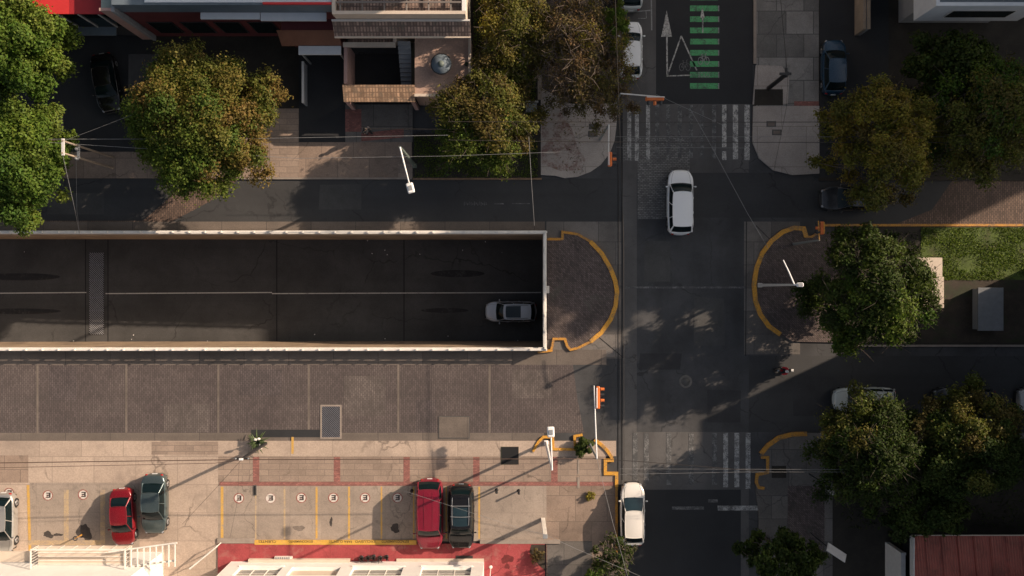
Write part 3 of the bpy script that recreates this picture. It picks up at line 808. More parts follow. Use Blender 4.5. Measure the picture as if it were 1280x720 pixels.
zone('terrace_kerb', RC(272.5, 672, 319, 678.5), .16, 'conc_edge', solid=1)
zone('terrace_kerb', RC(600, 674, 700, 679), .165, 'conc_edge', solid=1)
zone('terrace_soil', P2([(664, 680), (681, 680), (681, 712), (674, 706), (662, 690)]), .150, 'soil')
k = MB(); k.strip(P2([(723, 596), (723, 610)]), .16, 0, .09); k.strip(P2([(723, 574), (723, 592)]), .13, 0, .085); k.build('sidewalk_joint_strip', M['conc_edge'], kind=ST)

M['smear'] = worn('smear', C(.016, .015, .015), C(.066, .064, .062), .40, .9)
zone('drain_channel_pavement', RC(314, 537, 400, 546.5), .0165, 'asphalt_dark')
M['patch_a'] = ground('patch_a', C(.040, .040, .042), .2, .6, 24); M['patch_b'] = ground('patch_b', C(.070, .069, .067), .2, .5, 20)
for i_, (q_, m_) in enumerate((((806, 300, 838, 352), 'patch_b'), ((868, 372, 905, 432), 'patch_b'), ((800, 440, 852, 462), 'patch_a'), ((884, 488, 926, 528), 'patch_a'), ((400, 232, 452, 262), 'patch_b'), ((990, 470, 1046, 520), 'patch_a'), ((60, 240, 130, 268), 'patch_b'))):
    x0, y0, x1, y1 = q_; rq = random.Random(i_)
    zone('road_patch', P2([(x0, y0 + rq.uniform(-2, 2)), (x1, y0 + rq.uniform(-2, 2)), (x1 + rq.uniform(-2, 2), y1), (x0 + rq.uniform(-2, 2), y1)]), .0185 if i_ not in (5,) else .0105, m_)
for q_, m_ in (((62, 458, 96, 500), 'paver_b'), ((205, 505, 262, 540), 'paver_c'), ((300, 462, 352, 494), 'paver_b'), ((430, 470, 482, 520), 'paver_c'), ((520, 500, 545, 540), 'paver_b'), ((640, 462, 690, 498), 'paver_c')):
    zone('paved_road_patch', RC(*q_), .0125, m_)
# stains on the ground are dirt with their own shape
def blob(name, x, y, rx, ry, z, mat, seed, n=26):
    r = random.Random(seed); ph = [r.uniform(0, 6.28) for _ in range(4)]
    pts = []
    for i in range(n):
        a = 2 * math.pi * i / n; q = 1 + .22 * math.sin(2 * a + ph[0]) + .15 * math.sin(3 * a + ph[1]) + .09 * math.sin(7 * a + ph[2])
        pts.append((x + rx * q * math.cos(a), y + ry * q * math.sin(a)))
    return MB().sheet(P2(pts), z).build(name, M[mat], kind=ST)
M['oil'] = ground('oil', C(.06, .05, .045), .3, 2, 10)
M['wet_red'] = ground('wet_red', C(.15, .022, .022), .2, 2, 10)
M['oil_soft'] = ground('oil_soft', C(.19, .155, .13), .2, 2, 10)
M['skid'] = ground('skid', C(.03, .029, .028), .2, 1, 10)
blob('oil_stain_marking', 106, 665, 8, 11, .071, 'oil', 1); blob('oil_stain_marking', 61, 668, 6, 4, .071, 'oil', 2)
blob('oil_stain_marking', 374, 660, 6, 4, .069, 'oil_soft', 3); blob('oil_stain_marking', 73, 668, 5, 2, .0735, 'oil', 4)
blob('oil_stain_marking', 414, 652, 2, 5, .069, 'oil', 5); blob('oil_stain_marking', 494, 660, 6, 5, .069, 'oil', 6)
blob('wet_stain_marking', 634, 698, 6.5, 6, .145, 'wet_red', 7); blob('wet_stain_marking', 634, 707, 2.5, 4, .149, 'wet_red', 8)

# ------------------------------------------------------------------ road paint
def paintm(name, polys, z, mat):
    m = MB()
    for p in polys: m.sheet(P2(p), z)
    return m.build(name, M[mat], kind=ST)
bar = lambda x0, y0, x1, y1: [(x0, y0), (x1, y0), (x1, y1), (x0, y1)]
paintm('crosswalk_marking', [bar(x, 131, x + 5, 201 if x < 800 else 200) for x in (784, 793.5, 807.5)], .0165, 'lane_faded')
paintm('crosswalk_marking', [bar(x, 131, x + 5, 198) for x in (819, 833, 847, 861, 875, 890)], .0165, 'lane_ghost')
paintm('crosswalk_marking', [bar(902.5, 131, 908, 184), bar(902.5, 189, 908, 200), bar(916, 131, 922.5, 199), bar(930.5, 131, 937, 200)], .0165, 'lane_white')
paintm('crosswalk_marking', [bar(x, 541, x + 6, 609) for x in (904, 918)] + [bar(932, 541, 938, 611)], .0165, 'lane_faded')
paintm('crosswalk_marking', [bar(x, 541, x + 6, 606) for x in (791, 805, 833, 861, 890)], .0165, 'lane_ghost')
paintm('stop_line_marking', [bar(897, 632, 948, 638)], .0165, 'lane_faded')
paintm('stop_line_marking', [bar(840, 633, 880, 637), bar(885, 624, 897, 628)], .0165, 'lane_ghost')
paintm('lane_line_marking', [bar(778, 358.2, 932, 360.4)], .0165, 'lane_ghost')
paintm('lane_line_marking', [bar(690, 357, 778, 358.5)], .0205, 'lane_ghost')
def seg(a, b, w):
    dx, dy = b[0] - a[0], b[1] - a[1]; l = math.hypot(dx, dy); nx, ny = -dy / l * w / 2, dx / l * w / 2
    return [(a[0] + nx, a[1] + ny), (b[0] + nx, b[1] + ny), (b[0] - nx, b[1] - ny), (a[0] - nx, a[1] - ny)]
paintm('lane_arrow_marking', [seg((833.6, 45), (834, 96), 1.9), [(833.3, 13), (840, 46), (826.5, 46)]], .0125, 'lane_white')
paintm('give_way_marking', [seg((834, 95), (851.5, 45), 1.7), seg((851.5, 45), (871, 88), 1.7)], .0125, 'lane_white')
paintm('give_way_marking', [seg((835, 95), (864, 94), 1.5)], .0165, 'lane_white')
paintm('parking_line_marking', [seg((783, 15.5), (813, 13), 1.3), seg((814, -10), (814.6, 38), 1.6), seg((798, 23), (807, 23), .8), seg((807.5, 14), (808, 23), .8)], .0165, 'lane_grey')
paintm('bike_lane_marking', [bar(862.5, y, 897.5, y + 7) for y in (-20, -6.5, 7, 20.5, 34.5, 48.5, 62.5, 76.5, 90, 104)], .0125, 'lane_green')
paintm('bike_lane_edge_marking', [bar(897.6, y, 899, y + 7) for y in (7, 20.5, 34.5, 48.5, 62.5, 76.5, 90, 104)], .0125, 'lane_grey')
paintm('bike_lane_arrow_marking', [seg((878.2, 22), (878.4, 41), 1.6), [(878, 8), (880.8, 22.5), (875.2, 22.5)]], .0165, 'lane_white')
def ring(c, r0, r1, n=20, ry=1.0):
    out = []
    for i in range(n):
        a, b = 2 * math.pi * i / n, 2 * math.pi * (i + 1) / n
        out.append([(c[0] + r * math.cos(t), c[1] + r * ry * math.sin(t)) for r, t in ((r0, a), (r1, a), (r1, b), (r0, b))])
    return out
def bike(cx, cy, s, mat, z):
    ps = ring((cx - 4.2 * s, cy), 2.6 * s, 3.4 * s, ry=1.55) + ring((cx + 4.2 * s, cy), 2.6 * s, 3.4 * s, ry=1.55)
    for a, b in (((-4.2, 0), (-2, -6)), ((-2, -6), (2.6, -6)), ((-2, -6), (.2, 0)), ((.2, 0), (2.6, -6)), ((4.2, 0), (2.2, -9)), ((2.2, -9), (4, -9.6)), ((-2, -6), (-2.4, -8.5)), ((-3.4, -8.6), (-1.2, -8.6)), ((-4.2, 0), (.2, 0))):
        ps.append(seg((cx + a[0] * s, cy + a[1] * s), (cx + b[0] * s, cy + b[1] * s), .8 * s))
    return paintm('bike_symbol_marking', ps, z, mat)
bike(879.5, 76, .95, 'lane_grey', .0172); bike(856, 84, .95, 'lane_ghost', .0172)
_deps = []
def text(name, s, px, py, z, width, height, mat, rot=0.0, kind=ST, parent=None, bold=0.0):
    cu = bpy.data.curves.new(name + '_c', 'FONT'); cu.body = s; cu.size = 1; cu.align_x = 'CENTER'; cu.align_y = 'CENTER'; cu.offset = bold
    t = bpy.data.objects.new(name + '_t', cu); COL.objects.link(t)
    bpy.context.view_layer.update()
    me = bpy.data.meshes.new_from_object(t.evaluated_get(bpy.context.evaluated_depsgraph_get()))
    bpy.data.objects.remove(t); me.name = name
    xs = [v.co.x for v in me.vertices]; ys = [v.co.y for v in me.vertices]
    sx, sy = width / (max(xs) - min(xs)), height / (max(ys) - min(ys)); ox, oy = (max(xs) + min(xs)) / 2, (max(ys) + min(ys)) / 2
    for v in me.vertices: v.co.x = (v.co.x - ox) * sx; v.co.y = (v.co.y - oy) * sy
    me.materials.clear(); me.materials.append(M[mat])
    o = bpy.data.objects.new(name, me); COL.objects.link(o)
    x, y, _ = W(px, py, z); o.location = (x, y, z); o.rotation_euler = (0, 0, R(rot))
    if kind: o['kind'] = kind
    return o
text('bike_lane_lettering_marking', 'SOLO', 880, 93.5, .0205, .82, .36, 'lane_grey', bold=.01)
paintm('slow_letters_marking', [bar(580 + i * 2.1, 252 + (i % 3), 581 + i * 2.1, 257 - (i % 2)) for i in range(14)] + [bar(618, 254, 630, 255.5), bar(640, 254, 662, 255)], .0125, 'lane_ghost')
# yellow stall lines, painted no-parking discs
for x, mt, w in ((278, 'stall_yellow', 3.4), (320, 'stall_pale', 1.8), (356, 'stall_pale', 2.2), (396, 'stall_yellow', 2.6), (436.5, 'stall_yellow', 2.4), (477, 'stall_yellow', 2), (517.3, 'stall_yellow', 1.8), (558, 'stall_yellow', 1.8), (599, 'stall_yellow', 2.2)):
    paintm('stall_line_marking', [bar(x - w / 2, 608, x + w / 2, 673)], .0685, mt)
paintm('stall_line_marking', [[(34, 606), (37.5, 606), (40, 690), (36.5, 690)]], .0710, 'stall_yellow')
for x in (83.5, 129): paintm('stall_line_marking', [bar(x - 3, 612, x + 3, 690)], .0710, 'stall_pale')
paintm('stall_line_marking', [bar(36, 675, 130, 681)], .0745, 'stall_pale')
paintm('hydrant_box_marking', [bar(364.5, 546, 367.5, 567)], .066, 'stall_yellow')
discs = [(60.5, 619, .071), (104.5, 618, .071), (299, 622.5, .0695), (338.5, 622.5, .0695), (377, 622, .0695), (417, 622, .0695), (456.5, 622, .0695), (497, 622, .0695), (12, 616, .067)]
for i, (x, y, z) in enumerate(discs):
    worn_ = i == 3
    pts = lambda r: [(x + r * math.cos(a * math.pi / 16), y + r * math.sin(a * math.pi / 16)) for a in range(32)]
    MB().sheet(P2(pts(6.2)), z).build('no_parking_marking', M['sign_white'], kind=ST)
    m = MB()
    for q in ring((x, y), 5.3 if not worn_ else 5.9, 6.5 if not worn_ else 6.3, 28): m.sheet(P2(q), z + .003)
    m.sheet(P2(seg((x - 3.6, y + 3.9), (x + 3.9, y - 3.6), .7)), z + .006)
    m.build('no_parking_ring_marking', M['sign_red'], kind=ST)
    text('no_parking_letter_marking', 'E', x, y, z + .009, .30, .36, 'sign_black', 180, bold=.035)
# words along the yellow step, read from the cars' side
for s, x0, x1 in (('ESTACIONAMIENTO', 477, 511), ('EXCLUSIVO', 444, 469), ('PARA CLIENTES', 411, 440), ('ESTACIONAMIENTO', 361, 391), ('CLIENTES', 323, 345)):
    text('step_lettering_marking', s, (x0 + x1) / 2, 677, .174, (x1 - x0) / 18, .17, 'text_black', 180, bold=.02)
# yellow kerbs
def kerb(name, pts, w, h, mat): return MB().strip(P2(pts), w, 0, h).build(name, M[mat], kind=ST)
kerb('yellow_kerb', [(684, 299), (703, 299)] + arcL + [(709, 433), (706, 423.5), (692, 423.5), (689, 438), (672, 440)], .17, .15, 'kerb_orange')
kerb('yellow_kerb', arcL[2:11], .30, .165, 'kerb_yellow')
kerb('yellow_kerb', [(1007, 296), (1004, 286)] + arcR[1:11], .30, .155, 'kerb_yellow')
kerb('yellow_kerb', [(1005, 296), (1014, 296), (1030, 287)], .14, .15, 'kerb_orange')
kerb('yellow_kerb', [(666, 564), (673, 552), (679, 546), (691, 546), (691.5, 561), (719, 561.5), (718, 545), (728, 543)], .17, .15, 'kerb_yellow')
kerb('yellow_kerb', [(743, 549), (752, 556), (759, 563), (765, 572)], .22, .15, 'kerb_yellow')
kerb('yellow_kerb', [(767, 575), (756.5, 575), (756.5, 591.5), (770.5, 591.5), (770.5, 608)], .22, .155, 'kerb_yellow')
kerb('yellow_kerb', [(770.5, 608.2), (770.5, 690)], .16, .14, 'kerb_orange')
kerb('yellow_kerb', [(1008, 542), (990, 542.5), (973, 547), (960, 556), (950.5, 567)], .30, .15, 'kerb_orange')
kerb('yellow_kerb', [(951, 571), (959, 571.5), (959, 590), (946, 593), (945, 603), (948, 609), (955, 610)], .20, .148, 'kerb_orange')
# dark joints that run up the crossing street
m = MB()
for x, w in ((772.6, .8), (777.6, 1.3)): m.sheet(P2(bar(x - w / 2, 130, x + w / 2, 600)), .021)
m.build('road_joint_line', M['pit'], kind=ST)
m = MB(); m.sheet(P2(seg((748, 421), (779, 447), .8)), .019); m.sheet(P2(seg((945, 282), (965, 302), .7)), .019); m.sheet(P2(seg((933, 277), (932, 445), 1.0)), .021)
m.build('road_joint_line', M['pit'], kind=ST)
# ------------------------------------------------------------------ underpass
ZR, ZL = -7.0, -6.0
def zf(x): return ZR + (ZL - ZR) * max(0, (HX - x)) / 37.7 if x > -35.5 else ZL * max(0, (x + 125)) / 89.5
fl = MB(); xs = [45, HX, -10, -20, -35.5, -60, -90, -125]
for a, b in zip(xs, xs[1:]):
    fl.add([(a, HY0, zf(a)), (a, HY1, zf(a)), (b, HY1, zf(b)), (b, HY0, zf(b))], [(0, 1, 2, 3)])
fl.build('underpass_road', M['floor_under'], kind=ST)
wl = MB()
for y, s in ((HY1, 1), (HY0, -1)):
    for a, b in zip(xs, xs[1:]):
        f = [(a, y, zf(a)), (a, y, .0 if a <= HX else -.9), (b, y, 0.0 if b <= HX else -.9), (b, y, zf(b))]
        if a > HX: f = [(a, y, zf(a)), (a, y, -.9), (b, y, -.9), (b, y, zf(b))]
        wl.add(f, [(0, 1, 2, 3) if s > 0 else (3, 2, 1, 0)])
wl.build('underpass_wall', M['under_wall'], kind=ST)
cl = MB(); cl.box(((45 + HX) / 2, (HY0 + HY1) / 2, -.47), (45 - HX, HY1 - HY0, .86)); cl.build('underpass_ceiling', M['conc_grey'], kind=ST)
MB().box((45.2, 0, -3.6), (.3, 9, 7.2)).build('underpass_end_wall', M['dark_wall'], kind=ST)
def fz(px, py):   # a point on the underpass floor
    x = (px - 640) / 16.2
    for _ in range(4): x = (px - 640) * (HC - zf(x)) / FP
    z = zf(x); return x, (360 - py) * (HC - z) / FP, z
def flq(pts, dz): return [(p[0], p[1], p[2] + dz) for p in (fz(*q) for q in pts)]
m = MB()
for a, b in ((-60, 108), (132, 340), (340, 676)): m.add(flq([(a, 367.6), (b, 366.2), (b, 365.0), (a, 366.4)], .006), [(0, 1, 2, 3)])
m.build('underpass_lane_marking', M['under_white'], kind=ST)
m = MB()
for x in (107, 135, 346, 505): m.add(flq([(x - .6, 427), (x + .6, 427), (x + .6, 297), (x - .6, 297)], .006), [(0, 1, 2, 3)])
m.build('underpass_joint_line', M['pit'], kind=ST)
for qx, qy, rx_, ry_ in ((28, 346, 46, 4.5), (25, 389, 50, 3.5), (572, 342, 34, 4.5), (556, 388, 30, 3)):
    c_ = fz(qx, qy); m = MB(); m.add([(c_[0] + rx_ / 16.3 * math.cos(a * math.pi / 10), c_[1] + ry_ / 16.3 * math.sin(a * math.pi / 10), zf(c_[0] + rx_ / 16.3 * math.cos(a * math.pi / 10)) + .005) for a in range(20)], [tuple(range(20))])
    m.build('underpass_skid_marking', M['smear'], kind=ST)
# drain grate across the underpass floor
g0 = fz(121, 366); gr = thing('floor_grate', 'dark steel drain grate of slanted bars laid across the underpass floor', 'grate', g0)
a, b = fz(112, 418), fz(130, 316)
MB().box(((a[0] + b[0]) / 2, (a[1] + b[1]) / 2, g0[2] + .03), (b[0] - a[0], b[1] - a[1], .02)).build('grate_frame', M['pit'], gr)
m = MB(); w = b[0] - a[0]; y = a[1] - w
while y < b[1]:
    p0 = [a[0], y + w]; p1 = [b[0], y]
    if p0[1] > b[1]: t = (p0[1] - b[1]); p0 = [a[0] + t, b[1]]
    if p1[1] < a[1]: t = (a[1] - p1[1]); p1 = [b[0] - t, a[1]]
    if p1[0] > p0[0] + .05: m.strip([p0, p1], .055, g0[2] + .041, g0[2] + .06)
    y += .165
m.build('grate_bars', M['grate_pale'], gr)
m = MB()
for yy in (309, 331, 350, 372, 388): 
    p = fz(121, yy); 
    if yy != 309: MB().box((p[0], p[1], p[2] + .075), (w, .05, .03)).build('grate_crossbar', M['grate'], gr)

# parapets
def parapet(name, label, a, b, nrm, posts=True, mat='rail_white', h=1.12):
    t = thing(name, label, 'parapet', (a[0], a[1], 0)); d = Vector((b[0] - a[0], b[1] - a[1])); Ln = d.length; d.normalize(); rz = math.atan2(d.y, d.x)
    c = Vector(a) + d * Ln / 2 + Vector(nrm) * .1
    MB().box((c.x, c.y, .35), (Ln, .2, .70), rz).build('wall_base', M['wall_conc'], t)
    MB().bev((c.x, c.y, h - .05), (Ln + .0, .17, .10), .02, rz).build('top_rail', M[mat], t)
    MB().bev((c.x, c.y, .725), (Ln + .02, .24, .05), .015, rz).build('coping', M[mat], t)
    if posts:
        n = int(Ln / 1.1)
        pm = None
        for i in range(n + 1):
            p = Vector(a) + d * (Ln * i / n) + Vector(nrm) * .1
            if pm is None:
                pm = MB().box((0, 0, .2), (.09, .12, .56)).build('rail_post', M[mat], t, local=True); o = pm
            else:
                o = pm.copy(); COL.objects.link(o); o.parent = t
            o.location = (p.x - a[0], p.y - a[1], .75)
    return t
parapet('underpass_parapet', 'long cream railing wall along the upper edge of the sunken road', (-42, HY1), (HX + .2, HY1), (0, 1))
parapet('underpass_parapet', 'long sunlit cream railing wall along the lower edge of the sunken road', (-42, HY0), (HX + .2, HY0), (0, -1))
parapet('underpass_parapet', 'short cream railing wall across the closed end of the sunken road, above the silver car', (HX, HY0 + .01), (HX, HY1 - .01), (1, 0))
t = thing('plaque', 'small pale box standing against the outside of the end parapet', 'box', W(684.5, 362, 0))
MB().bev(W(684.5, 362, .3), (.2, .5, .6), .02).build('box_body', M['rail_white'], t)
# ------------------------------------------------------------------ covers, grates, pits
t = thing('road_grate', 'large rectangular steel grate with diagonal bars in the paver road', 'grate', W(413.5, 527, 0))
x0, y0, _ = W(401.5, 547.5); x1, y1, _ = W(426, 507)
MB().strip([(x0, y0), (x1, y0), (x1, y1), (x0, y1)], .11, 0, .035, True).build('grate_frame', M['conc_edge'], t)
MB().box(((x0 + x1) / 2, (y0 + y1) / 2, .015), (x1 - x0, y1 - y0, .006)).build('grate_pit', M['pit'], t)
m = MB(); w = x1 - x0; y = y0 - w
while y < y1:
    p0 = [x0, y + w]; p1 = [x1, y]
    if p0[1] > y1: q = p0[1] - y1; p0 = [x0 + q, y1]
    if p1[1] < y0: q = y0 - p1[1]; p1 = [x1 - q, y0]
    if p1[0] > p0[0] + .05: m.strip([p0, p1], .06, .02, .032)
    y += .15
m.build('grate_bars', M['grate'], t)
t = thing('hatch_cover', 'rectangular concrete hatch lid set in the paver road edge', 'hatch', W(567, 533, 0))
MB().wbox(549, 521, 586, 547, .012, .028, 0).build('lid', M['conc_gutter'], t)
MB().strip(RC(548.5, 520.5, 586.5, 547.5), .05, .01, .034, True).build('hatch_rim', M['manhole'], t)
t = thing('tree_pit', 'square black planting hole in the banded sidewalk', 'planting pit', W(637, 569, 0))
MB().wbox(626.5, 558.5, 648, 580, .06, .079, 0).build('pit_soil', M['pit'], t)
MB().strip(RC(626.5, 558.5, 648, 580), .04, .06, .085, True).build('pit_rim', M['soil'], t)
def manhole(px, py, r, label, z=.013):
    t = thing('manhole_cover', label, 'manhole', W(px, py, z))
    c = W(px, py, z)
    MB().lathe(c, [(r, 0), (r, .006), (r * .72, .008), (r * .7, .004)], 24).build('cover_ring', M['ring_grey'], t)
    MB().lathe(c, [(r * .66, .003), (r * .66, .0075), (.01, .0095)], 24).build('cover_lid', M['manhole'], t)
manhole(857, 477, .46, 'round manhole cover in the middle of the junction asphalt')
for i, (x, y) in enumerate(((742, 158), (741, 167.5), (964, 155), (971, 165.5))):
    lb = ('upper of two small dark utility lids on the sidewalk corner below the yellow tree', 'lower of two small dark utility lids on the sidewalk corner below the yellow tree',
          'upper of two small dark utility lids on the square sidewalk beside the clear crosswalk bars', 'lower of two small dark utility lids on the square sidewalk beside the clear crosswalk bars')[i]
    t = thing('utility_cover', lb, 'utility lid', W(x, y, .14))
    z = .141 if i < 2 else .127
    MB().wbox(x - 6, y - 3.6, x + 6, y + 3.6, z - .01, z + .004, z).build('lid_rim', M['manhole'], t)
    MB().wbox(x - 4.4, y - 2.2, x + 4.4, y + 2.2, z, z + .009, z).build('lid', M['conc_gutter'] if i else M['manhole'], t)
# ------------------------------------------------------------------ vehicles
P_ = dict(white=paint('paint_white', C(.90, .90, .89), 0.0, .3, .03), cream=paint('paint_cream', C(.78, .74, .68), 0.0, .3, .06), red=paint('paint_red', C(.24, .010, .030), .25, .28, .08),
          crimson=paint('paint_crimson', C(.21, .005, .012), .2, .26, .05), black=paint('paint_black', C(.012, .011, .012), .3, .22, .02), teal=paint('paint_teal', C(.085, .12, .125), .55, .3, .15),
          silver=paint('paint_silver', C(.46, .45, .43), .6, .34, .12), blue=paint('paint_blue', C(.004, .038, .08), .2, .28, .0), dark=paint('paint_dark', C(.05, .052, .058), .4, .28, .1),
          pale=paint('paint_pale', C(.55, .58, .55), .1, .34, .12), silver2=paint('paint_silver_cool', C(.60, .62, .65), .35, .34, .08))
car('white_suv', 'white station wagon with plain roof driving up across the junction', 850.5, 252.5, 90, 4.5, 1.80, 1.66, 'suv', P_['white'])
car('white_hatchback', 'white car parked by the yellow kerb with leaves over its tail', 791, 643.5, 90, 4.35, 1.70, 1.48, 'hatch', P_['cream'], glass='glass_blue')
car('red_minivan', 'tall red minivan with ribbed roof parked beside the black one', 537, 643, -90, 4.85, 1.90, 1.78, 'van', P_['red'], ribs=True)
car('black_suv', 'black car with silver roof rack and glass sunroof, parked in a bay', 576.5, 646, -90, 4.45, 1.82, 1.66, 'suv', P_['black'], rails='silver', cross=True, panoramic=True)
car('red_sedan', 'small dark red sedan parked beside the grey green car', 152.5, 647, -87, 3.95, 1.62, 1.42, 'sedan', P_['crimson'])
car('green_grey_sedan', 'grey green sedan parked next to the small red sedan', 192, 630.5, -90, 4.15, 1.74, 1.47, 'sedan', P_['teal'])
car('silver_hatchback', 'silver hatchback parked beside the yellow line, cut by the picture edge', 2, 654, -90, 4.1, 1.70, 1.50, 'hatch', P_['silver'])
car('white_pickup', 'white car parked under bare twigs above the orange traffic signal', 788.5, 62, 90, 4.0, 1.62, 1.50, 'hatch', P_['white'])
car('pale_car', 'pale car at the top border, parked ahead of the white one under twigs', 789, -24, 90, 4.0, 1.64, 1.48, 'hatch', P_['pale'])
car('blue_hatchback', 'blue car standing on the dark driveway by the slab sidewalk', 1043, 83, 90, 3.8, 1.62, 1.48, 'hatch', P_['blue'])
car('dark_sedan', 'dark sedan half under the tree at the mouth of the upper road', 1066, 248, 180, 4.4, 1.72, 1.46, 'sedan', P_['dark'])
car('silver_suv', 'silver car with grey roof rails down in the sunken road', 638.5, 389.5, 180, 3.95, 1.60, 1.56, 'suv', P_['silver2'], z0=zf(0) + .01, rails='grey_metal', panoramic=True)
car('pale_green_van', 'pale car covered by branches, first in the row parked on the lower road', 1081, 500, 180, 4.3, 1.76, 1.6, 'suv', P_['pale'])
car('dark_parked_car', 'dark car under yellow green leaves, second in the lower road row', 1206, 500, 180, 4.3, 1.74, 1.5, 'hatch', P_['dark'])
car('grey_parked_car', 'grey car at the picture border, last in the lower road row', 1312, 500, 180, 4.3, 1.74, 1.5, 'sedan', P_['silver'])
car('black_sedan', 'black car in deep shade on the driveway between the two leafy trees', 132, 103, -80, 4.1, 1.68, 1.45, 'sedan', P_['black'])

# ------------------------------------------------------------------ people
def person_body(root, joints, edges, mat, name='body'):
    me = bpy.data.meshes.new(name); me.from_pydata([j[:3] for j in joints], edges, [])
    o = bpy.data.objects.new(name, me); COL.objects.link(o); o.parent = root
    sk = o.modifiers.new('skin', 'SKIN')
    for i, (v, j) in enumerate(zip(me.skin_vertices[0].data, joints)): v.radius = (j[3], j[3]); v.use_root = i == 0
    o.modifiers.new('sub', 'SUBSURF').levels = 2; o.modifiers['sub'].render_levels = 2
    me.materials.append(mat); return o
def person(name, label, loc, rz, seated, jacket, group=None):
    t = thing(name, label, 'person', loc, rz)
    if seated:   # riding, facing +x, seat at .78
        J = [(0, 0, .85, .14), (.06, 0, 1.08, .15), (.14, 0, 1.32, .15), (.18, 0, 1.45, .06), (.22, 0, 1.58, .10),
             (.13, .19, 1.36, .07), (.28, .27, 1.16, .05), (.52, .26, 1.04, .04), (.13, -.19, 1.36, .07), (.28, -.27, 1.16, .05), (.52, -.26, 1.04, .04),
             (.05, .11, .82, .10), (.42, .17, .76, .075), (.30, .17, .36, .05), (.42, .17, .32, .04), (.05, -.11, .82, .10), (.42, -.17, .76, .075), (.30, -.17, .36, .05), (.42, -.17, .32, .04)]
    else:
        J = [(0, 0, .95, .13), (0, 0, 1.15, .13), (0, 0, 1.38, .15), (.02, 0, 1.50, .06), (.03, 0, 1.64, .10),
             (0, .19, 1.42, .07), (.04, .25, 1.15, .05), (.14, .24, .92, .04), (0, -.19, 1.42, .07), (-.02, -.25, 1.15, .05), (.05, -.26, .90, .04),
             (0, .10, .90, .10), (.10, .11, .50, .07), (.05, .11, .08, .045), (.17, .12, .05, .04), (0, -.10, .90, .10), (-.05, -.11, .50, .07), (-.16, -.11, .10, .045), (-.04, -.11, .05, .04)]
    E = [(0, 1), (1, 2), (2, 3), (3, 4), (2, 5), (5, 6), (6, 7), (2, 8), (8, 9), (9, 10), (0, 11), (11, 12), (12, 13), (13, 14), (0, 15), (15, 16), (16, 17), (17, 18)]
    J = [(x, y, z, r * .92) for x, y, z, r in J]
    person_body(t, [(x, y, z, r * (.72 if i in (0, 1, 2, 5, 8, 11, 15) else 1)) for i, (x, y, z, r) in enumerate(J)], E, M['skin'])
    j2 = [(x, y, z, r + .022) for x, y, z, r in J]
    person_body(t, [j2[0], j2[1], j2[2], j2[5], j2[6], (*(j2[6][k] * .3 + j2[7][k] * .7 for k in range(3)), .06), j2[8], j2[9], (*(j2[9][k] * .3 + j2[10][k] * .7 for k in range(3)), .06)], [(0, 1), (1, 2), (2, 3), (3, 4), (4, 5), (2, 6), (6, 7), (7, 8)], M[jacket], 'jacket')
    person_body(t, [j2[0], j2[11], j2[12], j2[13], j2[15], j2[16], j2[17]], [(0, 1), (1, 2), (2, 3), (0, 4), (4, 5), (5, 6)], M['cloth_dark'], 'trousers')
    for sg in (1, -1):
        q = J[14] if sg > 0 else J[18]; MB().ball((q[0] - .02, q[1], q[2]), (.15, .06, .055)).build('shoe', M['black_plastic'], t, local=True)
    h = J[4]
    if seated: MB().ball((h[0], 0, h[2] + .03), (.15, .13, .14)).build('helmet', M['pale_metal'], t, local=True)
    else: MB().ball((h[0] - .01, 0, h[2] + .04), (.115, .105, .10)).build('hair', M['hair'], t, local=True)
    return t
lx, ly, _ = W(981, 463, .6)
mo = thing('motorcycle', 'small red motorcycle with a helmeted rider crossing the lower road', 'motorcycle', (lx, ly, 0), math.pi); mo.scale = (.86, .86, .86)
for x in (-.58, .58):
    w_ = thing_part('wheel', (x, 0, .28), mo)
    MB().lathe((0, 0, 0), [(.18, -.04), (.27, -.05), (.28, 0), (.27, .05), (.18, .04)], 20, 'Y').build('tyre', M['tyre'], w_, local=True)
    MB().lathe((0, 0, 0), [(.03, -.05), (.17, -.02), (.17, .02), (.03, .05)], 12, 'Y').build('rim', M['rim'], w_, local=True)
MB().path([(-.5, 0, .34), (-.2, 0, .55), (.2, 0, .62), (.45, 0, .75)], [.06, .13, .12, .05], 8).build('frame', M['cloth_red'], mo, local=True)
MB().bev((-.18, 0, .76), (.62, .24, .12), .04).build('seat', M['black_plastic'], mo, local=True)
MB().path([(.58, 0, .28), (.46, 0, .95)], [.04, .035], 6).path([(.42, -.32, 1.02), (.46, 0, .96), (.42, .32, 1.02)], .018, 6).build('handlebar', M['dark_metal'], mo, local=True)
MB().ball((.56, 0, .82), (.07, .09, .08)).build('headlight', M['headlamp'], mo, local=True)
MB().bev((-.55, 0, .68), (.3, .2, .06), .02).build('rear_fender', M['lamp_white'], mo, local=True)
person('person', 'motorcycle rider in a red jacket and pale helmet on the lower road', (lx + .1, ly, 0), math.pi, True, 'cloth_red').scale = (.86, .86, .86)
px_, py_, _ = W(457, 162, 1.4)
person('person', 'person in dark clothes standing on the pavement below the tiled gate roof', (px_, py_, .11), R(-40), False, 'cloth_dark')

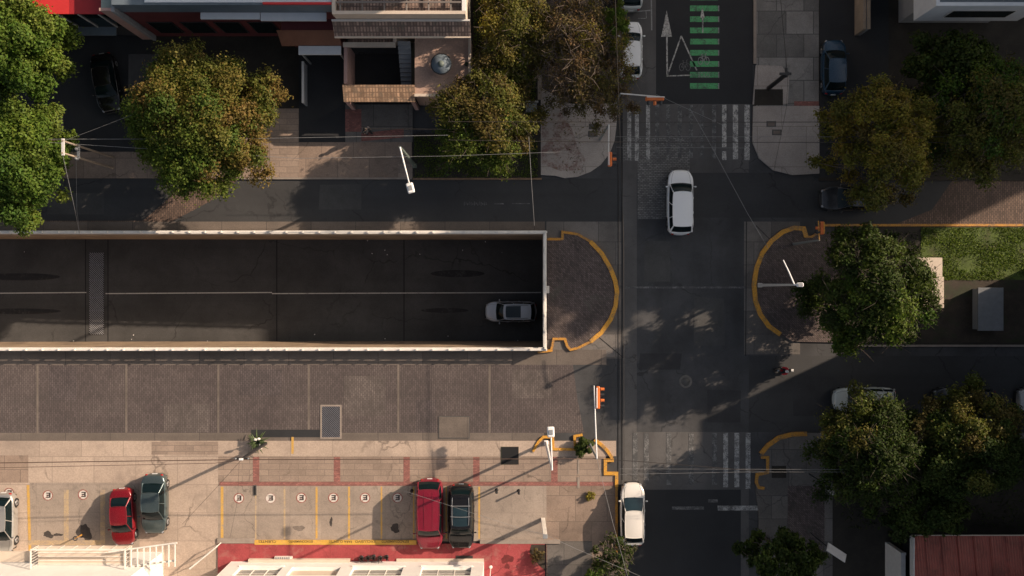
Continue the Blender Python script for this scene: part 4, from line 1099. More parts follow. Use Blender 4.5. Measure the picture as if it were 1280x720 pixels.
# ------------------------------------------------------------------ trees
ptree('leafy_tree', 'dense bright green tree in the upper corner, topmost of the two', 14, 52, 66, 74, 8.6, 3.0, 66000, 'green', 11, ncl=84, pal2='lime', pal2_dir=(.4, .6, .15), leaf=.20)
ptree('leafy_tree', 'dense bright green tree leaning over the upper road, below its twin', 10, 196, 70, 90, 8.2, 2.8, 76000, 'green', 12, ncl=92, pal2='lime', pal2_dir=(.5, .3, .2), leaf=.20)
ptree('autumn_tree', 'broad round tree turning orange brown with a green lower side', 244, 146, 108, 106, 9.0, 2.8, 105000, 'autumn', 13, ncl=130, pal2='green', pal2_dir=(-.8, -.6, .1), leaf=.175, cr=(.11, .2))
ptree('verge_tree', 'olive green tree beside the pink terrace, on the grass verge', 606, 148, 76, 68, 6.6, 2.4, 38000, 'olive', 14, ncl=66, pal2='green', pal2_dir=(-.3, -.7, .2), leaf=.17, twig=True)
ptree('verge_tree', 'thin half bare olive tree over the verge, above the olive tree by the terrace', 646, 36, 62, 84, 5.9, 2.2, 24000, 'olive', 15, ncl=36, pal2='yellow', pal2_dir=(.2, .2, .3), leaf=.15, twig=True, bark='tree_bark')
ptree('bare_tree', 'nearly bare brown tree with pale twigs spreading over the brick path', 732, 56, 72, 96, 7.0, 2.6, 17000, 'bare', 16, ncl=90, leaf=.13, twig=True, bark='tree_bark', cr=(.12, .22), trunk_at=W(742, 96)[:2], pal2='yellow', pal2_dir=(.7, .2, .25))
for i_, (tx, ty) in enumerate(((45.5, 17.4), (50.5, 20.6))):  # two trees added out of view to break the sunlight into dapples
    tree('added_shade_tree', ('tall thin tree added unseen to dapple the sunlight, nearer one of two', 'tall thin tree added unseen to dapple the sunlight, farther one of two')[i_], tx, ty, 3.1, 2.6, 27, 9, 5200, 'dark', 60 + i_, ncl=34, leaf=.55)
ptree('small_tree', 'small bright yellow green tree crown beside the parked white car', 768, 32, 24, 38, 6.8, 2.8, 7500, 'lime', 17, ncl=16, leaf=.16, trunk_at=W(754, 36)[:2])
ptree('small_tree', 'twiggy brown tree above the rounded sidewalk corner', 748, 122, 64, 44, 6.6, 2.4, 6500, 'bare', 18, ncl=22, leaf=.13, twig=True, bark='tree_bark', trunk_at=W(728, 118)[:2])
ptree('yellow_tree', 'yellow olive tree over the driveway at the blue car', 1112, 176, 84, 100, 10.2, 2.8, 46000, 'olive', 19, ncl=70, pal2='yellow', pal2_dir=(.1, .3, -.25), leaf=.17, twig=True, cr=(.12, .2))
ptree('upper_corner_tree', 'loose green tree above the lit paver road on the far side of the crossing', 1240, 142, 96, 84, 10.0, 2.8, 46000, 'green', 20, ncl=60, pal2='olive', pal2_dir=(.3, -.3, -.15), leaf=.18, twig=True)
ptree('median_tree', 'green tree with lit-coloured lower sprays over the planted median', 1098, 364, 92, 92, 9.0, 1.7, 54000, 'dark', 21, ncl=70, pal2='green', pal2_dir=(-.2, -.8, .3), leaf=.19, twig=True, cr=(.12, .21))  # sunlit sprays are painted: lighter leaf palette on the lower side
ptree('roadside_tree', 'dark loose tree covering the pale car in the lower road row', 1098, 566, 80, 84, 8.6, 2.4, 46000, 'dark', 22, ncl=80, leaf=.18, pal2='olive', pal2_dir=(-.6, .5, .55), twig=True, cr=(.12, .22))  # the few sunlit sprays are painted in with olive leaf clumps
ptree('roadside_tree', 'wide olive green tree with lit-coloured top beside the lower road, above the rusty red roof', 1214, 560, 98, 88, 9.6, 2.6, 60000, 'dark', 23, ncl=80, pal2='olive', pal2_dir=(.2, .7, .1), leaf=.18, cr=(.11, .2))  # sunlit top is put into the leaf colour: olive above, dark below
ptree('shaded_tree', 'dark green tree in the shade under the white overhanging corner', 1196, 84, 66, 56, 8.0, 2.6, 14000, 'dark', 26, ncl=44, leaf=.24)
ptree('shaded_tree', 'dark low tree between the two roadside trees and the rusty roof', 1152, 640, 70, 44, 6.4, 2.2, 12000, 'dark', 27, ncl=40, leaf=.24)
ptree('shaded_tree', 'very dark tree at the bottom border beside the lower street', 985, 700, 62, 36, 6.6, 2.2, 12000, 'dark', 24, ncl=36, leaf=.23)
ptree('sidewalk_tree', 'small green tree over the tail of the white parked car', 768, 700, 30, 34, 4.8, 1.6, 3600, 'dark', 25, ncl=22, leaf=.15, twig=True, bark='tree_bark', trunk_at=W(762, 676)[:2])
x, y, _ = W(729, 557); shrub('round_bush', 'small round dark green bush inside the yellow kerb by the signal pole', x, y, .72, .9, 2600, 'dark', 31)
x, y, _ = W(737, 619); shrub('yellow_shrub', 'tiny yellow green shrub growing out of the corner pavement', x, y, .38, .4, 500, 'yellow', 32, leaf=.11)
x, y, _ = W(671, 692); shrub('weed_clump', 'straggly weeds at the corner of the red terrace', x, y, .55, .5, 700, 'bare', 33, leaf=.12, z=.15)
for i, (a, b, r) in enumerate(((749, 707, .8), (738, 716, .5))):
    x, y, _ = W(a, b); shrub('ground_shrub', ('larger green shrub at the bottom border below the corner pavement', 'smaller green shrub at the bottom border beside the grey ramp')[i], x, y, r, .8, 1500, 'green', 34 + i)
# agave at the foot of the utility pole
ax, ay, _ = W(324, 551); t = thing('agave_plant', 'spiky green plant with pale blooms at the foot of the utility pole', 'plant', (ax, ay, .06))
m = MB(); r_ = random.Random(5)
for i in range(26):
    a = i * 2.4; l = r_.uniform(.45, .95); m.path([(0, 0, .1), (math.cos(a) * l * .5, math.sin(a) * l * .5, .55), (math.cos(a) * l, math.sin(a) * l, .38)], [.05, .06, .008], 4)
m.build('leaves', plain('agave', C(.07, .10, .035), .5, .3, 4), t, local=True)
for dx, dy in ((.1, .3), (.32, .35), (.36, -.3), (.45, -.26)): MB().path([(dx * .3, dy * .3, .3), (dx, dy, 1.15)], .02, 5).ball((dx, dy, 1.2), (.13, .09, .08)).build('bloom', M['rail_white'], t, local=True)
gr_ = tufts('grass', [(*W(1150, 350)[:2], *W(1330, 284.5)[:2]), (*W(592, 168)[:2], *W(670, -20)[:2]), (*W(518, 222)[:2], *W(672, 170)[:2])], 36000, 'lime', 41, .13, .12)
rl = random.Random(3); lt = MB()
for i in range(22):
    x_, y_, z_ = fz(rl.uniform(10, 670), rl.choice((300, 312, 318, 424, 421)) + rl.uniform(-3, 3)); s_ = rl.uniform(.03, .09)
    lt.box((x_, y_, z_ + .03), (s_, s_ * .7, .03), rl.uniform(0, 3))
tag(lt.build('litter', M['pale_metal']), kind='stuff')
tufts('fallen_leaves', [(*W(678, 148)[:2], *W(712, -20)[:2]), (*W(690, 218)[:2], *W(730, 150)[:2]), (*W(713, 128)[:2], *W(770, -20)[:2])], 1500, 'bare', 42, .137, .13)
tufts('low_undergrowth', [(*W(1050, 425)[:2], *W(1150, 290)[:2]), (*W(1050, 660)[:2], *W(1280, 560)[:2]), (*W(1030, 220)[:2], *W(1280, 120)[:2])], 6000, 'dark', 43, .13, .16)

# ------------------------------------------------------------------ street lamps, signals, poles, cables
def pole(mb, base, top, r0, r1, n=10): mb.tube(base, top, r0, r1, n)
def lamp(name, label, top, heads, pm='pale_metal', r=.10, box=True, base_z=.06):
    T = W(*top); t = thing(name, label, 'street lamp', (T[0], T[1], base_z))
    m = MB(); pole(m, (T[0], T[1], base_z), T, r, r * .55); m.build('pole', M[pm], t)
    MB().bev((T[0], T[1], base_z + .1), (.3, .3, .16), .03).build('base_plate', M[pm], t)
    for h in heads:
        Hh = W(*h); d = Vector(Hh) - Vector(T)
        MB().path([T, tuple(Vector(T) + d * .5 + Vector((0, 0, .05))), Hh], [.05, .045, .035], 8).build('arm', M['lamp_white'], t)
        rz = math.atan2(d.y, d.x)
        if h is not heads[0]: continue
        hd = MB().bev((Hh[0], Hh[1], Hh[2] + .02), (.62, .42, .14) if box else (.42, .26, .12), .05, rz).build('lamp_head', M['lamp_white'], t)
        MB().box((Hh[0], Hh[1], Hh[2] + .112), (.28, .22, .02), rz).build('lens_cover', M['grey_wall'], hd)
    return t
lamp('street_lamp', 'street lamp with square head reaching over the upper road from the sidewalk', (500, 184, 8.2), [(513, 235, 8.3)], 'green_grey', .15, base_z=.12)
lamp('street_lamp', 'white street lamp by the yellow kerb, throwing a long shadow on the bays', (690, 587, 9.2), [(688.5, 540, 9.3)], 'lamp_white', .11)
lamp('street_lamp', 'street lamp with a round head on the island beside the dark median tree', (993, 356, 7.6), [(1000, 356, 7.7), (979, 325, 7.4)], 'pale_metal', .11, box=False, base_z=.12)
def signal(label, top, end, h0, h1, face, base_z=.12, pm='pale_metal'):
    T, E_ = W(*top), W(*end); t = thing('traffic_signal', label, 'traffic signal', (T[0], T[1], base_z))
    m = MB(); pole(m, (T[0], T[1], base_z), T, .09, .06); m.build('pole', M['grey_metal'], t)
    MB().path([T, E_], [.05, .035], 8).build('arm', M[pm], t)
    A, B = Vector(W(*h0)), Vector(W(*h1)); c = (A + B) / 2; L = (B - A).length; d = (B - A).normalized(); rz = math.atan2(d.y, d.x)
    f = Vector((face[0], face[1], 0))
    hd = MB().bev(tuple(c + Vector((0, 0, -.02))), (L, .24, .26), .04, rz).build('housing', M['signal_orange'], t)
    n = 4 if L > 1.2 else 3
    for i in range(n):
        p = A + (B - A) * ((i + .5) / n) + f * .14
        q = p + f * .26
        MB().tube(p, q,   .10, .095, 10, cap=False).build('visor', M['signal_orange'] if i % 2 else M['dark_metal'], hd)
        MB().tube(p + f * .001, p + f * .03, .10, .10, 10).build('lens', M['signal_lens'], hd)
    MB().box(tuple(c + Vector((0, 0, .18)) - f * .08), (L * .9, .06, .05), rz).build('bracket', M[pm], t)
signal('traffic signal on a long arm over the road beside the round bush', (746, 573, 5.5), (742.5, 482, 5.6), (747.5, 511, 5.45), (747.5, 483, 5.45), (1, 0), .06, 'lamp_white')
signal('orange traffic signal reaching over the rounded sidewalk corner', (761, 156, 5.5), (760.5, 206, 5.55), (762.5, 190, 5.5), (762.5, 208, 5.5), (1, 0))
signal('orange traffic signal over the faded crosswalk bars, beside the twiggy trees', (776, 117, 5.4), (831, 121.5, 5.5), (807, 123.5, 5.45), (830, 123.5, 5.45), (0, -1))
signal('orange traffic signal at the corner of the median island under the dark tree', (1024, 300, 5.2), (1023, 276, 5.3), (1027.5, 277, 5.2), (1027.5, 293, 5.2), (-1, 0), .12, 'kerb_orange')
T = W(301.5, 574, 5.6); t = thing('utility_pole', 'dark utility pole with a white cap joining the thick cable over the parking bays', 'utility pole', (T[0], T[1], .06))
MB().tube((T[0], T[1], .06), T, .12, .09, 10).build('pole', M['black_metal'], t)
MB().box((T[0], T[1], T[2] - .25), (.9, .08, .10)).build('crossarm', M['dark_metal'], t)
MB().bev((T[0], T[1], T[2] + .05), (.26, .13, .1), .02).build('pole_cap', M['lamp_white'], t)
for dx in (-.4, .4): MB().lathe((T[0] + dx, T[1], T[2] - .2), [(.05, 0), (.06, .06), (.03, .14)], 8).build('insulator', M['grey_wall'], t)
T1, T2 = W(78, 176, 7.0), W(77.5, 191, 7.0)
t = thing('power_frame', 'pale two legged power pole frame between the leafy trees', 'utility pole', (T1[0], (T1[1] + T2[1]) / 2, .1))
for q in (T1, T2): MB().tube((q[0], q[1], .1), q, .08, .06, 10).build('leg', M['wall_conc'], t)
MB().box((T1[0], (T1[1] + T2[1]) / 2, 6.92), (.16, abs(T1[1] - T2[1]) + .3, .10)).build('crossbeam', M['pale_metal'], t)
MB().box((T1[0], (T1[1] + T2[1]) / 2, 5.0), (.14, abs(T1[1] - T2[1]) + .1, .14)).build('crossbeam', M['pale_metal'], t)
for dy in (-.1, .5): MB().lathe((T1[0] + .05, T2[1] + dy, 5.1), [(.06, 0), (.10, .08), (.10, .32), (.05, .38)], 10).build('transformer', M['grey_wall'], t)
T = W(984, 92, 4.2); t = thing('utility_pole', 'thick black pole rising from the dug soil by the pale slab', 'utility pole', (T[0], T[1], .1))
MB().tube((T[0], T[1], .1), T, .16, .15, 10).build('pole', M['black_metal'], t)
MB().box((T[0] - .1, T[1], T[2] - .05), (.75, .14, .14)).box((T[0], T[1] + .1, T[2] - .2), (.14, .6, .12)).build('crossarm', M['black_metal'], t)
B_ = W(678.5, 648.5); t = thing('white_pillar', 'slim white square pillar casting a long shadow onto the red terrace', 'pillar', (B_[0], B_[1], .06))
MB().bev((B_[0], B_[1], 2.2), (.27, .22, 4.2), .02).build('shaft', M['rail_white'], t)
MB().bev((B_[0], B_[1], 4.36), (.3, .26, .12), .02).build('cap', M['grey_wall'], t)
def cable(label, pts, r=.022, mat='cable', group='overhead cables across the junction', sag=.0):
    P3 = [Vector(W(*p)) for p in pts]; out = []
    for a, b in zip(P3, P3[1:]):
        for i in range(8):
            q = a.lerp(b, i / 8); q.z -= sag * 4 * (i / 8) * (1 - i / 8); out.append(tuple(q))
    out.append(tuple(P3[-1]))
    m = MB().path(out, r * .82, 5); o = m.build('overhead_cable', M[mat]); return tag(o, label, 'cable', group)
cable('black cable crossing just above the utility lids of the upper corners', [(560, 152, 7), (1400, 151, 7)], .024, sag=.3)
cable('black cable crossing just below the utility lids of the upper corners', [(560, 175, 7), (770, 177.5, 7), (1400, 178, 7)], .024, sag=.1)
cable('thin grey cable crossing the upper crosswalk between two black ones', [(770, 171, 6.5), (1400, 171, 6.5)], .013, 'cable_grey')
cable('thin pale cable along the lower end of the upper crosswalk', [(770, 184, 6.5), (930, 185, 6.5)], .011, 'cable_grey')
cable('pale cable crossing the front sidewalk above the square headed lamp', [(60, 174, 6.2), (300, 173.5, 6), (560, 169, 6)], .018, 'cable_grey')
cable('pale cable crossing the foot of the square headed lamp', [(60, 178, 6.2), (372, 198, 6), (560, 195, 6), (700, 190, 6)], .016, 'cable_grey')
cable('short dark cable leading from the standing person towards the verge', [(458, 161, 5.5), (640, 162, 5.5)], .018)
cable('thick brown cable along the parking bays and the banded sidewalk', [(-60, 579.5, 5.9), (301.5, 574.5, 5.5), (746, 573.5, 5.4)], .034, 'cable_brown', sag=.0)
cable('dark cable running from the signal pole over the cream kerb corner', [(746, 573.5, 5.4), (800, 577, 5.8), (960, 590, 6.5)], .022)
cable('thin dark cable beside the thick one, over the light forecourt', [(-60, 586, 5.9), (268, 579, 5.6), (301.5, 575, 5.5)], .02, 'cable_brown')
cable('thin pale cable over the lower crosswalk, upper of two', [(775, 586, 6), (1330, 588, 6)], .011, 'cable_grey')
cable('thin pale cable over the lower crosswalk, lower of two', [(775, 593, 6), (930, 590, 6), (1330, 590, 6)], .011, 'cable_grey')
cable('long black cable running down the street beside the crosswalks', [(768, -30, 7), (779.5, 300, 6.6), (780, 600, 6.6), (782, 760, 7)], .02)
cable('second long black cable beside the street joint', [(772, 130, 6.4), (775, 400, 6.4), (777, 620, 6.4)], .012)
cable('pale wire dropping over the verge edge to the sunken road wall', [(661, 170, 6), (664, 222, 6), (668, 282, 5)], .016, 'cable_grey')
cable('frosted pale cable slanting over the upper crossing beside the white wagon', [(862, 135, 6.2), (885, 175, 6.1), (934, 266, 6), (960, 310, 5.8)], .014, 'cable_grey')
cable('thin pale wire slanting from the orange signal towards the clear crosswalk bars', [(820, 118, 5.6), (905, 157, 6)], .012, 'cable_grey')
cable('pale wire running from the white pillar to the bottom border', [(681, 668, 4.2), (720, 686, 4.4), (800, 720, 4.6)], .013, 'cable_grey')
cable('pale wire crossing the bay beside the white pillar', [(681, 668, 4.2), (655, 662, 4.2), (500, 612, 4.4)], .010, 'cable_grey')
cable('pale wire falling from the signal pole past the yellow kerb', [(746, 573, 5.4), (765, 650, 5.2), (790, 740, 5)], .016, 'cable_grey')
cable('dark wire falling from the capped utility pole to the forecourt', [(301.5, 575, 5.5), (272, 608, 3.6), (228, 655, 3)], .014)
cable('dark wire dropping straight down beside the bay line from the capped pole', [(299, 577, 5.5), (297, 625, 3.5), (288, 670, 2.2)], .010)
cable('dark cable reaching the thick black pole from above', [(974, -20, 5.5), (984, 90, 4.2)], .022)
cable('dark cable leading down from the thick black pole across the square sidewalk', [(985, 93, 4.2), (983, 135, 5), (966, 220, 6)], .014)
cable('guy wire from the two legged power frame to the sunken road wall', [(78, 192, 6.9), (92, 255, 5), (99.5, 292, 1.1)], .018, 'cable_grey')
cable('second guy wire from the power frame transformers to the sunken road wall', [(95, 196, 5.3), (96, 262, 3.5), (99.5, 292, 1.1)], .012, 'cable_grey')
cable('thin wire from the power frame up across the driveway', [(80, 176, 7), (120, 161, 7), (200, 130, 7)], .010, 'cable_grey')
for px, py, lb in ((621, 612, 'short black bollard beside the yellow bay line at the black car'), (648.5, 613, 'short black bollard in the open bay, nearest the white pillar'), (515, 613, 'short black bollard beside the tail of the red minivan')):
    x, y, _ = W(px, py); t = thing('bollard', lb, 'bollard', (x, y, .06))
    MB().lathe((x, y, .06), [(.12, 0), (.12, .03), (.06, .05), (.055, .62), (.075, .66), (.03, .74)], 10).build('post', M['black_metal'], t)
    MB().lathe((x, y, .8), [(.09, 0), (.1, .05), (.02, .1)], 10).build('knob', M['black_metal'], t)
x, y, _ = W(319, 612.5); t = thing('floor_drain', 'narrow dark drain slot at the head of the first bay line', 'drain', (x, y, .06))
MB().bev((x, y, .082), (.24, .72, .03), .01).build('drain_frame', M['manhole'], t); MB().box((x, y, .10), (.12, .6, .01)).build('drain_slot', M['pit'], t)
x, y, _ = W(103, 668); t = thing('yellow_post', 'short rusty yellow post with a loop on top between two bays', 'post', (x, y, .06))
MB().tube((x, y, .06), (x, y, 1.0), .05, .045, 8).build('post', M['kerb_orange'], t)
m = MB(); m.path([(x + .14 * math.cos(a * .5236), y + .14 * math.sin(a * .5236), 1.0) for a in range(13)], .03, 6).build('loop', M['dark_metal'], t)
x, y, _ = W(265, 624, 1); t = thing('white_railing', 'sloping white hand rail beside the entrance ramp of the forecourt', 'railing', (*W(272, 682)[:2], .06))
A, B = W(271, 683, 1.0), W(237, 711, 1.0); MB().path([A, B], .06, 8).build('hand_rail', M['rail_white'], t)
for q in (A, B, tuple((Vector(A) + Vector(B)) / 2)): MB().tube((q[0], q[1], .06), q, .035).build('rail_post', M['rail_white'], t)
# sign boards and boxes
for i, (a, b, s) in enumerate((((1033, 606), (1046, 617), 9), ((1035, 684), (1058, 699), 9))):
    A, B = Vector(W(*a, 3.4)), Vector(W(*b, 3.4)); c = (A + B) / 2; d = B - A; rz = math.atan2(d.y, d.x)
    t = thing('sign_board', ('smaller white board on a post, beside the checkered pavement', 'larger white board on a post, above the dark bottom border')[i], 'sign', (c.x, c.y, .1))
    for q in (A, B): MB().tube((q.x, q.y, .1), (q.x, q.y, 3.2), .04).build('post', M['dark_metal'], t)
    MB().box(tuple(c - Vector((0, 0, .15))), (d.length, .07, .62), rz, Matrix.Rotation(R(48), 3, 'X')).build('board', M['pale_metal'], t)
t = thing('vent_box', 'grey concrete vent box standing in the shaded median', 'concrete box', W(1234, 388, .12))
MB().wbox(1224, 361, 1253, 412, .12, 1.0, 1.0).build('box_body', M['grey_wall'], t)
m = MB(); m.wbox(1222.5, 359.5, 1254.5, 413.5, 1.0, 1.12, 1.12); m.build('box_lid', plain('slate_top', C(.17, .18, .19), .8, .12, 3, dirt=.3), t, bevel=.02)
t = thing('concrete_bench', 'long pale concrete slab bench half under the median tree', 'bench', W(1170, 352, .12))
MB().wbox(1146, 322, 1178, 346, .50, .72, .72).wbox(1146, 346.2, 1180, 385, .50, .715, .72).build('seat', M['cream_wall'], t, bevel=.02)
for yy in (330, 375): MB().wbox(1158, yy - 3, 1178, yy + 3, .1, .5, .5).build('leg', M['grey_wall'], t)
t = thing('planter_box', 'grey box beside the verge tree and its brick path', 'utility box', W(655, 131, .13))
MB().wbox(657, 129, 671, 138, .13, .8, .8).build('cabinet', M['grey_metal'], t, bevel=.02)
MB().wbox(641, 126, 673, 127.2, .13, .5, .5).build('low_rail', M['pale_metal'], t)
# ------------------------------------------------------------------ buildings
def wbox(mb, x0, x1, y0, y1, z0, z1): return mb.box(((x0 + x1) / 2, (y0 + y1) / 2, (z0 + z1) / 2), (x1 - x0, y1 - y0, z1 - z0))
def part(name, mat, parent, *boxes, bevel=0.0):
    m = MB()
    for b in boxes: wbox(m, *b)
    return m.build(name, M[mat], parent, bevel=bevel)
M['roof_grey'] = plain('roof_grey', C(.22, .19, .17), .7, .1, 2)
# pink house with terrace
hs = thing('terrace_house', 'pinkish house with tiled awning, stairs and a roof terrace beside the verge', 'house', (-7, 16.8, 0))
YW = 16.83
part('wall', 'cream_wall', hs, (-11.0, -2.88, YW, 34, 0, 6.6))
rf = part('roof', 'slate_wall', hs, (-10.8, -3.08, YW + .2, 34, 6.6, 6.66))
part('parapet', 'cream_wall', rf, (-11.03, -2.86, YW - .03, YW + .17, 6.6, 7.15)); part('roof_tiles', 'tile_roof', rf, (-10.8, -3.1, 17.05, 33.9, 6.665, 6.75))
part('parapet', 'white_wall', rf, (-3.07, -2.84, YW + .17, 34, 6.6, 7.15))
part('parapet', 'cream_wall', rf, (-11.05, -10.83, YW + .17, 34, 6.6, 7.15))
for i in range(6): part('roof_beam', 'roof_grey', rf, (-10.6 + i * 1.36, -10.52 + i * 1.36, YW + .2, 22, 6.95, 7.05))
for yy in (17.5, 18.5, 19.6): part('roof_rail', 'roof_grey', rf, (-10.8, -3.1, yy, yy + .09, 7.055, 7.13))
m = MB(); A = (W(418, 45, 5.2), W(588, 45, 5.2)); xa, xb, ye = A[0][0], A[1][0], A[0][1]
m.add([(xa, ye, 5.2), (xb, ye, 5.2), (xb, YW - .03, 5.95), (xa, YW - .03, 5.95), (xa, ye, 5.05), (xb, ye, 5.05), (xb, YW - .03, 5.8), (xa, YW - .03, 5.8)], [(0, 1, 2, 3), (7, 6, 5, 4), (4, 5, 1, 0), (5, 6, 2, 1), (7, 4, 0, 3)])
m.build('awning', M['tile_roof'], hs)
part('awning_gutter', 'cream_wall', hs, (xa, xb, ye - .1, ye - .005, 5.02, 5.17))
part('awning_fascia', 'pale_metal', hs, (xa, xb, YW - .14, YW - .035, 5.97, 6.12))
tz = 3.0
part('terrace_block', 'terrace', hs, (-6.42, -2.76, 12.68, YW - .01, 0, tz))
part('terrace_rim', 'cream_wall', hs, (-6.42, -2.72, 12.62, 12.80, tz - .1, tz + .14), (-2.88, -2.70, 12.805, YW - .02, tz - .1, tz + .12))
part('door', 'dark_wall', hs, (-5.6, -4.6, YW - .05, YW - .012, tz, tz + 2.05))
w_ = part('window', 'pale_metal', hs, (-10.2, -7.2, YW - .05, YW - .012, 3.6, 4.9)); part('pane', 'glass', w_, (-10.1, -7.3, YW - .07, YW - .055, 3.7, 4.8))
part('courtyard_floor', 'asphalt_dark', hs, (-10.9, -7.6, 12.8, 16.2, .09, .14))
part('courtyard_wall', 'pink_wall', hs, (-11.1, -10.88, 13.5, 16.2, 0, 3.0))
part('courtyard_beam', 'cream_wall', hs, (-11.15, -7.7, 15.92, 16.22, 2.8, 3.05)); part('courtyard_beam', 'cream_wall', hs, (-7.85, -7.62, 16.23, YW - .02, 2.8, 3.02))
part('beam_panel', 'tile_roof', hs, (-10.85, -7.9, 16.23, YW - .03, 2.6, 2.8))
st = MB()
for i in range(13): wbox(st, -7.55, -6.72, 16.3 - i * .25 - .25, 16.3 - i * .25, 0, 3.0 - i * .2)
st.build('stairs', M['grey_wall'], hs)
part('planting_strip', 'soil', hs, (-6.70, -6.44, 13.45, 16.3, 0, 2.6))
m = MB(); ga, gb = W(428, 106, 3.3), W(519, 127, 2.9)
m.add([(ga[0], gb[1], 2.85), (gb[0], gb[1], 2.85), (gb[0], ga[1], 3.3), (ga[0], ga[1], 3.3), (ga[0], gb[1], 2.72), (gb[0], gb[1], 2.72), (gb[0], ga[1], 3.17), (ga[0], ga[1], 3.17)], [(0, 1, 2, 3), (7, 6, 5, 4), (4, 5, 1, 0), (5, 6, 2, 1), (6, 7, 3, 2), (7, 4, 0, 3)])
m.build('gate_roof', M['tile_roof_warm'], hs)
for x in (ga[0] + .18, gb[0] - .18): MB().box((x, gb[1] + .14, 1.36), (.26, .26, 2.7)).build('gate_post', M['pink_wall'], hs)
part('gate', 'dark_wall', hs, (ga[0] + .35, gb[0] - .35, ga[1] - .3, ga[1] - .22, .1, 2.7))
c = W(551.5, 80, 3.75); t = thing('round_table', 'large round dark table on the pink terrace', 'table', (c[0], c[1], tz))
MB().lathe(c, [(.02, -.05), (.66, -.05), (.70, -.02), (.70, .02), (.64, .035)], 28).build('table_rim', M['black_metal'], t)
MB().lathe(c, [(.63, .036), (.63, .045), (.02, .047)], 24).build('tabletop', M['slate_wall'], t)
MB().lathe(c, [(.02, .05), (.2, .06), (.2, .11), (.02, .12)], 12).build('centre_disc', M['green_grey'], t)
MB().tube((c[0], c[1], tz), (c[0], c[1], c[2] - .05), .09, .06).build('leg', M['black_metal'], t)
c = W(583, 80, 3.3); t = thing('small_pot', 'tiny dark plant pot at the terrace edge', 'plant pot', (c[0], c[1], tz))
MB().lathe((c[0], c[1], tz), [(.09, 0), (.14, .26), (.15, .3), (.12, .3)], 10).build('pot', M['black_metal'], t); MB().ball((c[0], c[1], tz + .36), .10).build('plant', plain('pot_green', C(.03, .05, .02), .8), t)

# maroon and slate shop building
b2 = thing('maroon_building', 'maroon building with slate blue parapet and pale canopy slabs above the driveway', 'building', (-18, 17.5, 0))
Y2 = 17.46
part('wall', 'maroon', b2, (-24.6, -11.12, Y2, 34, 0, 5.5)); part('wall', 'slate_wall', b2, (-24.65, -11.10, Y2 - .03, 34, 5.5, 6.95))
part('roof', 'blue_white', b2, (-22.6, -11.1, Y2 + .1, 34, 6.95, 7.02)); part('roof_ledge', 'banner_red', b2, (-15.3, -11.08, Y2 - .05, Y2 + .08, 6.96, 7.12))
for x0, x1, d in ((-19.7, -15.95, .45), (-15.9, -11.75, .55)): part('canopy_slab', 'blue_white', b2, (x0, x1, Y2 - d, Y2 - .035, 5.3, 5.45))
part('entrance_block', 'maroon', b2, (-15.0, -11.5, 16.7, Y2 - .01, 0, 3.9))
m = MB(); m.add([(-15.2, 16.0, 3.05), (-11.25, 16.0, 3.05), (-11.35, 16.75, 3.95), (-15.3, 16.75, 3.95), (-15.2, 16.0, 2.9), (-11.25, 16.0, 2.9), (-11.35, 16.75, 3.8), (-15.3, 16.75, 3.8)], [(0, 1, 2, 3), (7, 6, 5, 4), (4, 5, 1, 0), (5, 6, 2, 1), (7, 4, 0, 3)])
m.build('sloped_canopy', M['brown_wall'], b2)
part('canopy_slab', 'blue_white', b2, (-14.1, -11.3, 15.42, 15.98, 2.85, 3.0))
for x in (-14.0, -11.45): part('canopy_post', 'grey_metal', b2, (x, x + .1, 15.5, 15.6, .1, 2.85))
for i in range(4): w_ = part('window', 'dark_metal', b2, (-24 + i * 2.2, -22.3 + i * 2.2, Y2 - .05, Y2 - .012, 1.0, 3.4)); part('pane', 'glass', w_, (-23.9 + i * 2.2, -22.4 + i * 2.2, Y2 - .07, Y2 - .055, 1.1, 3.3))
t = thing('boundary_wall', 'thin pale boundary wall along the driveway edge', 'wall', (-14.2, 14, .1)); part('wall_panel', 'grey_wall', t, (-14.28, -14.18, 12.6, 15.4, .1, 1.2)); part('wall_coping', 'pale_metal', t, (-14.31, -14.15, 12.6, 15.42, 1.2, 1.25))
# red fronted shop
b1 = thing('red_front_building', 'shop with a bright red roof over ribbed dark glazing at the top border', 'building', (-28, 17.5, 0))
Y1 = 17.5
part('wall', 'dark_wall', b1, (-34, -25.65, Y1, 34, 0, 5.2)); part('roof', 'banner_red', b1, (-34, -28.05, Y1 - .14, 34, 5.27, 5.36)); part('roof', 'banner_deep', b1, (-28.04, -25.7, Y1 - .14, 34, 5.27, 5.36))
w_ = part('window', 'slate_wall', b1, (-31.5, -25.72, Y1 - .06, Y1 - .01, 2.5, 5.2)); part('pane', 'glass', w_, (-31.4, -25.8, Y1 - .08, Y1 - .065, 2.55, 5.15))
for x in (-30.2, -28.9, -27.6, -26.3): part('mullion', 'pale_metal', b1, (x, x + .05, Y1 - .16, Y1 - .085, 2.5, 5.25))
part('canopy_slab', 'slate_wall', b1, (-30.6, -26.4, 16.85, Y1 - .09, 2.35, 2.45))
part('side_wall', 'mint_wall', b1, (-25.64, -24.7, Y1 - .1, 34, 0, 6.2))
b1b = thing('pink_building', 'narrow pink and grey facade wedged between the red roofed and maroon shops', 'building', (-24.6, 17.3, 0))
part('wall', 'pink_wall', b1b, (-25.6, -24.9, 17.22, 17.38, 0, 6.4)); part('wall', 'grey_wall', b1b, (-24.88, -24.67, 17.15, 30, 0, 6.5)); part('roof_trim', 'pink_wall', b1b, (-25.62, -24.88, 17.2, 17.385, 6.4, 6.5))
t = thing('forecourt_canopy', 'dark low lean-to roof in the shade between the leafy trees', 'lean-to', (-24, 14, .1)); part('roof', 'dark_wall', t, (-25.6, -22.5, 13.2, 15.6, 2.3, 2.4)); 
